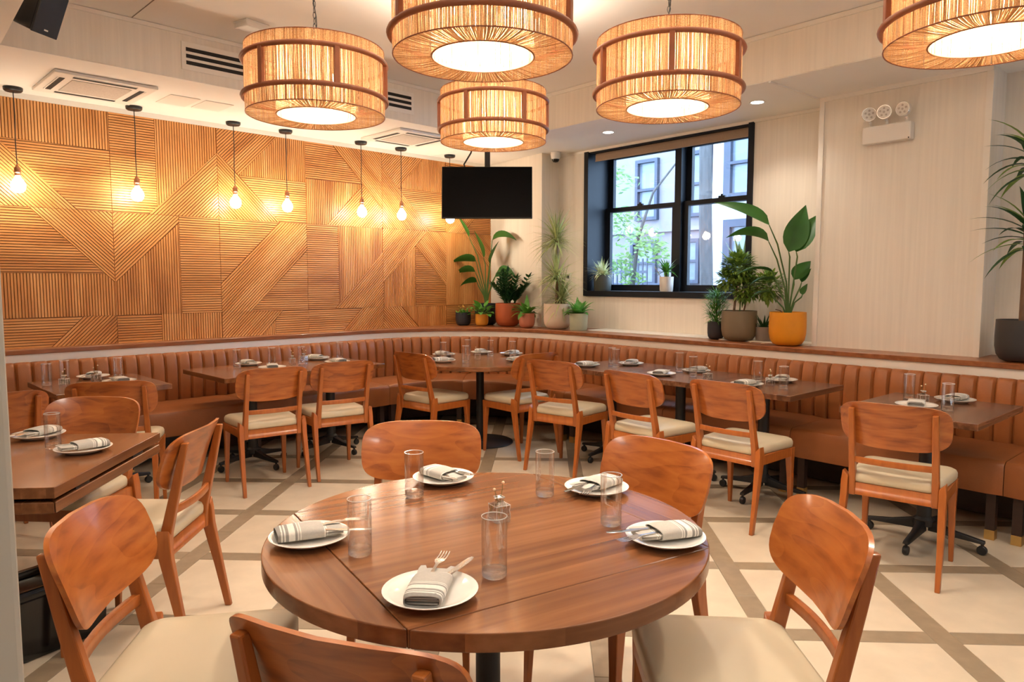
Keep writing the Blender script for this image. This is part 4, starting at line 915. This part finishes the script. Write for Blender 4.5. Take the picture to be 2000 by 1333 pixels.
# ================================================================== PLANTS
def leaf(mb, p, d, L, w, droop=.5, fold=.25, n=7, shape=.45, roll=0.):
    """curved leaf blade: p base, d start direction, length, max width, downward bend"""
    p = Vector(p); d = Vector(d).normalized(); pts = [p.copy()]; ds = [d.copy()]
    for k in range(n):
        d = (d+Vector((0, 0, -droop/n))).normalized(); p = p+d*L/n; pts.append(p.copy()); ds.append(d.copy())
    side = ds[0].cross(Vector((0, 0, 1)))
    side = side.normalized() if side.length > .05 else Vector((1, 0, 0))
    if roll: side = Matrix.Rotation(roll, 3, ds[0]) @ side
    vs = []; fs = []
    for k, q in enumerate(pts):
        t = k/n; ww = w/2*(math.sin(math.pi*min(1, t**shape*.98+.012)) if shape else (1-t))
        ww = max(ww, w*.03) if k < n else w*.01
        nrm = side.cross(ds[k]).normalized()
        vs += [q-side*ww+nrm*ww*fold, q, q+side*ww+nrm*ww*fold]
    for k in range(n):
        a = 3*k; fs += [(a, a+1, a+4, a+3), (a+1, a+2, a+5, a+4)]
    return mb.add(vs, fs)
def dirv(az, el): return (math.cos(az)*math.cos(el), math.sin(az)*math.cos(el), math.sin(el))
VR = math.atan2(.7115, .7026)      # azimuth pointing away from the viewer
RIGHT = VR-math.pi/2
def pot(x, y, z, r, h, m, lab, name='potted_plant', straight=False, grp='potted plants on the ledge'):
    root = tag(empty(name, (x, y, z)), lab, 'plant', grp)
    if straight: pr = [(0, .001), (r*.86, 0), (r*.93, .012), (r, h*.85), (r, h), (r*.93, h), (r*.92, h*.86), (0, h*.86)]
    else: pr = [(0, .001), (r*.55, 0), (r*.78, h*.05), (r*.93, h*.17), (r, h*.36), (r*1.01, h*.6), (r*.99, h), (r*.93, h), (r*.92, h*.88), (0, h*.88)]
    MB().lathe(pr, 36).build('pot', M[m], root, 40)
    MB().lathe([(0, h*.89), (r*.5, h*.905), (r*.93, h*.885)], 20).build('soil', M['soil'], root)
    return root
ZL = .9605
rp = random.Random(11)
def bop_leaf(root, base, stem_pts, L, w, az, el, droop, lm='bop', fold=.5, roll=0):
    MB().tube([base]+stem_pts, [.009]+[.0065]*(len(stem_pts)-1)+[.004], 6).build('leaf_stem', M['stemg'], root)
    mb = leaf(MB(), stem_pts[-1], dirv(az, el), L, w, droop, fold, 10, .62, roll); mb.build('leaf', M[lm], root, 60)
def off(rr, up, away=0.): return (rr*math.cos(RIGHT)+away*math.cos(VR), rr*math.sin(RIGHT)+away*math.sin(VR), up)
# bird of paradise in the corner (dark pot behind the mustard one)
b = pot(5.72, 6.22, ZL, .135, .25, 'charcoal', 'tall bird of paradise plant in dark pot in corner', 'potted_bird_of_paradise')
for st, L_, w_, az, el, dr in (
    ([off(-.02, .45), off(-.10, .80), off(-.20, 1.02)], .30, .075, RIGHT+math.pi, 1.05, -.1),
    ([off(-.01, .40), off(-.01, .70), off(-.03, .78)], .34, .13, RIGHT+2.8, 1.25, .2),
    ([off(.02, .45), off(.05, .75), off(.07, .98)], .36, .13, RIGHT-.6, .55, 1.1),
    ([off(-.03, .40), off(-.09, .62), off(-.12, .74)], .33, .11, RIGHT+math.pi, .35, .9),
    ([off(-.03, .36), off(-.10, .55), off(-.13, .62)], .30, .10, RIGHT+math.pi-.3, .35, 1.1),
    ([off(.03, .36), off(.10, .55), off(.13, .62)], .30, .10, RIGHT-.7, .35, 1.1),
    ([off(.02, .34), off(.07, .50), off(.10, .56)], .24, .09, RIGHT-.2, .4, 1.0),
    ([off(-.03, .34), off(-.09, .45), off(-.11, .50)], .22, .09, RIGHT+math.pi+.2, .2, .9),
    ([off(.0, .40), off(.03, .62), off(.04, .72)], .28, .11, RIGHT-.4, 1.2, .3)):
    bop_leaf(b, (0, 0, .2), st, L_, w_*1.25, az, el, dr, roll=.7 if el < .7 else .4)
# charcoal pot with tiny flowers
b = pot(5.43, 6.30, ZL, .088, .15, 'charcoal', 'small charcoal pot with tiny flowers, leftmost on the ledge', 'potted_flower')
fo = MB()
for k in range(46): leaf(fo, (rp.uniform(-.05, .05), rp.uniform(-.05, .05), .13), dirv(rp.uniform(0, 6.28), rp.uniform(.5, 1.4)), rp.uniform(.05, .10), .022, .8, .2, 4)
stuff(fo.build('foliage', M['fresh'], b, 60))
for k in range(7):
    x_, y_ = rp.uniform(-.05, .05), rp.uniform(-.05, .05); MB().lathe([(0, -.006), (.008, 0), (.006, .006), (0, .007)], 8, T(x_, y_, rp.uniform(.20, .235))).build('flower', M['yellowflower'], b)
def wallclear(b, d, L):
    """shorter leaves where a wall is close behind"""
    k = d[0]*CF-d[1]*SF; return L*(1-.6*max(0, k-.2))
def leafy(b, n, z0, spread, L0, L1_, w, el0, el1, m, droop=.9, single=True, fold=.2, shape=.5, stem=0.):
    fo = MB()
    for k in range(n):
        a = 2*math.pi*k/n*2.618+rp.uniform(-.3, .3); el = rp.uniform(el0, el1); r0 = spread*rp.random()
        p = (r0*math.cos(a), r0*math.sin(a), z0); d = dirv(a, el)
        if stem:
            q = tuple(p[i]+d[i]*stem*rp.uniform(.6, 1.2) for i in range(3)); MB().tube([p, tuple((p[i]+q[i])/2+(.01 if i == 2 else 0) for i in range(3)), q], .0025, 5).build('leaf_stem', M['stemg'], b); p = q
        mb = leaf(MB() if single else fo, p, d, wallclear(b, d, rp.uniform(L0, L1_)), w*rp.uniform(.8, 1.2), droop*rp.uniform(.6, 1.3), fold, 6, shape)
        if single: mb.build('leaf', M[m], b, 60)
    if not single: stuff(fo.build('foliage', M[m], b, 60))
b = pot(5.52, 6.08, ZL, .074, .135, 'mustard', 'trailing pothos in a mustard yellow pot in the corner', 'potted_pothos')
leafy(b, 26, .12, .03, .09, .14, .065, .2, 1.4, 'fresh', 1.2, True, .2, .7, .08)
b = pot(5.70, 5.84, ZL, .142, .262, 'terracotta', 'dark glossy zamioculcas in a large terracotta pot', 'potted_zamioculcas')
for k in range(20):
    a = rp.uniform(0, 6.28); el = rp.uniform(.98, 1.5); Ls = rp.uniform(.30, .46)*(1-.35*max(0, math.cos(a))); d = Vector(dirv(a, el)); p0 = Vector((rp.uniform(-.05, .05), rp.uniform(-.05, .05), .22))
    mb = MB(); q = [p0+d*Ls*t+Vector((0, 0, -.06*t*t)) for t in [i/8 for i in range(9)]]; mb.tube([tuple(x) for x in q], [.006*(1-.08*i) for i in range(9)], 5)
    sd_ = d.cross(Vector((0, 0, 1))).normalized()
    for i in range(2, 9):
        for s in (-1, 1): leaf(mb, q[i], d*.6+sd_*s*.8+Vector((0, 0, .15)), .095, .042, .3, .15, 4, .6)
    leaf(mb, q[-1], d, .08, .034, .2, .15, 4, .6)
    mb.build('frond', M['zz'], b, 60)
b = pot(5.66, 5.50, ZL, .087, .160, 'pink', 'drooping green plant in a small dusty pink pot', 'potted_peperomia')
leafy(b, 22, .14, .03, .17, .26, .068, .45, 1.4, 'fresh', 1.4, True, .25, .7)
# dragon tree, three tufts
b = pot(5.76, 5.14, ZL, .148, .270, 'creampot', 'tall dragon tree with tufted narrow leaves in cream pot', 'potted_dragon_tree')
for (x0, y0), top, r_ in (((.02, .02), 1.00, .018), ((-.045, -.02), .60, .015), ((.03, -.05), .36, .013)):
    tp = (x0+.02*rp.uniform(-1, 1), y0+.01, top-.30+.24); MB().tube([(x0, y0, .22), ((x0+tp[0])/2+.008, (y0+tp[1])/2, (.22+tp[2])/2), tp], r_, 8).build('cane', M['stemb'], b)
    fo = MB(); nn = 170 if top > .9 else 130
    for k in range(nn):
        a = rp.uniform(0, 6.28); el = rp.uniform(-.35, 1.5); d_ = dirv(a, el); leaf(fo, (tp[0], tp[1], tp[2]-.05+.10*rp.random()), d_, wallclear(b, d_, rp.uniform(.25, .42)), .018, rp.uniform(.3, 1.3), .25, 6, .35)
    stuff(fo.build('leaf_tuft', M['marginata'], b, 60))
b = pot(5.73, 4.82, ZL, .096, .178, 'sage', 'small broad leaved green plant in a pale sage pot', 'potted_spathiphyllum', True)
leafy(b, 26, .155, .03, .16, .24, .068, .55, 1.35, 'fresh', 1.2, True, .3, .75)
# window sill pots
x, y, _ = W(5.19, 5.885); b = pot(x, y, WZ0+.0545, .098, .17, 'greenblack', 'striped dragon plant in dark green pot on window sill', 'potted_striped_dragon_plant', True, 'potted plants on the window sill')
leafy(b, 90, .17, .03, .13, .21, .028, .15, 1.45, 'varieg', 1.0, False, .25, .4)
x, y, _ = W(4.385, 5.93); b = pot(x, y, WZ0+.0545, .070, .148, 'whitepot', 'small bushy palm in white pot on window sill', 'potted_palm', True, 'potted plants on the window sill')
MB().tube([(0, 0, .13), (.004, 0, .20)], .022, 8).build('cane', M['stemg'], b)
leafy(b, 70, .19, .03, .10, .17, .024, .25, 1.5, 'fresh', 1.0, False)
MB().tube([off(-.05, .13), off(-.12, .25)], .0035, 6).build('stake', M['white'], b)
x, y, _ = W(3.50, 5.90); b = pot(x, y, WZ0+.0545, .075, .16, 'whitepot', 'broad pointed agave on window sill behind the bushy plant', 'potted_agave', True, 'potted plants on the window sill')
for k in range(13):
    a = k*2.4; leaf(MB(), (.02*math.cos(a), .02*math.sin(a), .13), dirv(a, .85+.05*k), (.34+.006*k)*(1-.8*max(0, dirv(a, .85)[0])), .085, .15, .35, 7, .42).build('leaf', M['agave'], b, 60)
# right group on the ledge
def WL(s, n): p = W(s, n); return p[0], p[1]
x, y = WL(3.545, 5.52); b = pot(x, y, ZL, .072, .155, 'charcoal', 'feathery blue green fern in a charcoal pot right of window', 'potted_fern')
fo = MB()
for k in range(700):
    h = rp.random(); a = rp.uniform(0, 6.28); r0 = (.035+.05*math.sin(h*3.1))*rp.random(); leaf(fo, (r0*math.cos(a), r0*math.sin(a), .14+.27*h), dirv(a, rp.uniform(-.1, 1.2)), rp.uniform(.06, .11), .011, .6, .2, 3)
stuff(fo.build('foliage', M['fresh'], b, 60)); MB().tube([(0, 0, .12), (0, 0, .36)], .006, 6).build('stem', M['stemb'], b)
x, y = WL(3.325, 5.53); b = pot(x, y, ZL, .147, .258, 'taupe', 'bushy little tree in a large taupe pot', 'potted_schefflera')
def bushy(b, cen, rad, n, L_, w_):
    fo = MB()
    for k in range(n):
        v = Vector((rp.gauss(0, 1), rp.gauss(0, 1), rp.gauss(0, .8))).normalized()*rad*rp.random()**.35; leaf(fo, Vector(cen)+v, v.normalized()+Vector((0, 0, .3)), rp.uniform(.6, 1.2)*L_, w_, .7, .2, 4, .55)
    stuff(fo.build('foliage', M['mix'], b, 60))
MB().tube([off(-.05, .22), off(-.035, .40), off(-.02, .56)], [.011, .009, .007], 7).build('trunk', M['stemb'], b)
MB().tube([off(.03, .22), off(.06, .36), off(.13, .46, -.08)], [.008, .007, .005], 7).build('trunk', M['stemb'], b)
MB().tube([off(.0, .22), off(.01, .40), off(.03, .48)], [.006, .005, .004], 7).build('trunk', M['stemg'], b)
bushy(b, off(-.02, .62), .125, 640, .060, .032); bushy(b, off(.05, .46), .12, 360, .060, .032); bushy(b, off(.19, .47, -.13), .12, 380, .060, .032); bushy(b, off(-.12, .52), .075, 160, .055, .030)
x, y = WL(3.135, 5.60); b = pot(x, y, ZL, .068, .125, 'greypot', 'tiny dark aloe in a small grey pot', 'potted_aloe', True)
for k in range(16):
    a = k*2.4; leaf(MB(), (.015*math.cos(a), .015*math.sin(a), .105), dirv(a, .7+.04*k), .14, .022, .2, .4, 5, .4).build('leaf', M['zz'], b, 60)
x, y = WL(2.83, 5.42); b = pot(x, y, ZL, .140, .265, 'yellow', 'tall bird of paradise plant in a bright yellow pot', 'potted_bird_of_paradise')
for st, L_, w_, az, el, dr, rl_ in (
    ([off(-.02, .50), off(-.10, .80), off(-.17, .95)], .47, .16, RIGHT+math.pi, .55, .35, -.8),
    ([off(-.03, .45), off(-.10, .68), off(-.17, .82)], .36, .16, RIGHT+math.pi+.1, .55, .9, -.7),
    ([off(.0, .45), off(.0, .70), off(-.01, .74)], .42, .19, RIGHT+.55, 1.12, .1, .9),
    ([off(.03, .45), off(.06, .70), off(.05, .74)], .36, .17, RIGHT+.3, 1.05, .25, .7),
    ([off(-.03, .35), off(-.11, .52), off(-.13, .58)], .30, .085, RIGHT+math.pi, .45, 1.0, 0),
    ([off(-.02, .33), off(-.08, .46), off(-.11, .52)], .22, .08, RIGHT+math.pi, .3, 1.0, 0),
    ([off(.02, .38), off(.04, .48), off(.04, .52)], .24, .12, RIGHT+.5, .8, .3, .7),
    ([off(.04, .35), off(.09, .46), off(.10, .50)], .14, .06, RIGHT+.3, 1.0, .3, .5),
    ([off(.05, .34), off(.10, .38), off(.11, .40)], .10, .06, RIGHT+.2, 1.2, .3, .4),
    ([off(-.04, .30), off(-.12, .38), off(-.14, .42)], .17, .07, RIGHT+math.pi, .2, .9, 0)):
    bop_leaf(b, (0, 0, .2), st, L_, w_, az, el, dr, roll=rl_)
MB().tube([off(-.02, .235), off(-.06, .275), off(-.10, .285)], .004, 6).build('dry_stem', M['stemb'], b)
for k, (s_, n_) in enumerate(((3.02, 5.35), (3.14, 5.40))):
    x, y = WL(s_, n_); fl_ = leaf(MB(), (0, 0, .002), dirv(RIGHT+k, .1), .07, .03, .1, .3, 4).build('fallen_leaf', M['petal'], None, 60); fl_.location = (x, y, ZL+.001); tag(fl_, ('dry fallen leaf on the ledge below taupe pot', 'dry fallen leaf on the ledge below grey pot')[k == 0], 'leaf')
x, y = WL(1.275, 5.43); b = pot(x, y, ZL, .138, .265, 'darkgrey', 'tall corn plant in a dark grey pot at the right edge', 'potted_corn_plant')
MB().tube([(0, 0, .22), (.01, 0, .7), (.0, .01, 1.25)], .017, 8).build('cane', M['stemb'], b)
for zc, nn in ((.80, 30), (1.26, 30)):
    for k in range(nn):
        a = k*2.4+rp.uniform(-.2, .2); leaf(MB(), (0, 0, zc-.10+.2*k/nn), dirv(a, -.1+1.3*k/nn), rp.uniform(.26, .34), .048, rp.uniform(.7, 1.3), .25, 7, .5).build('leaf', M['zz' if k % 3 else 'mix'], b, 60)
for o in list(bpy.data.objects):
    if o.type == 'MESH' and not o.users_collection: bpy.data.objects.remove(o)
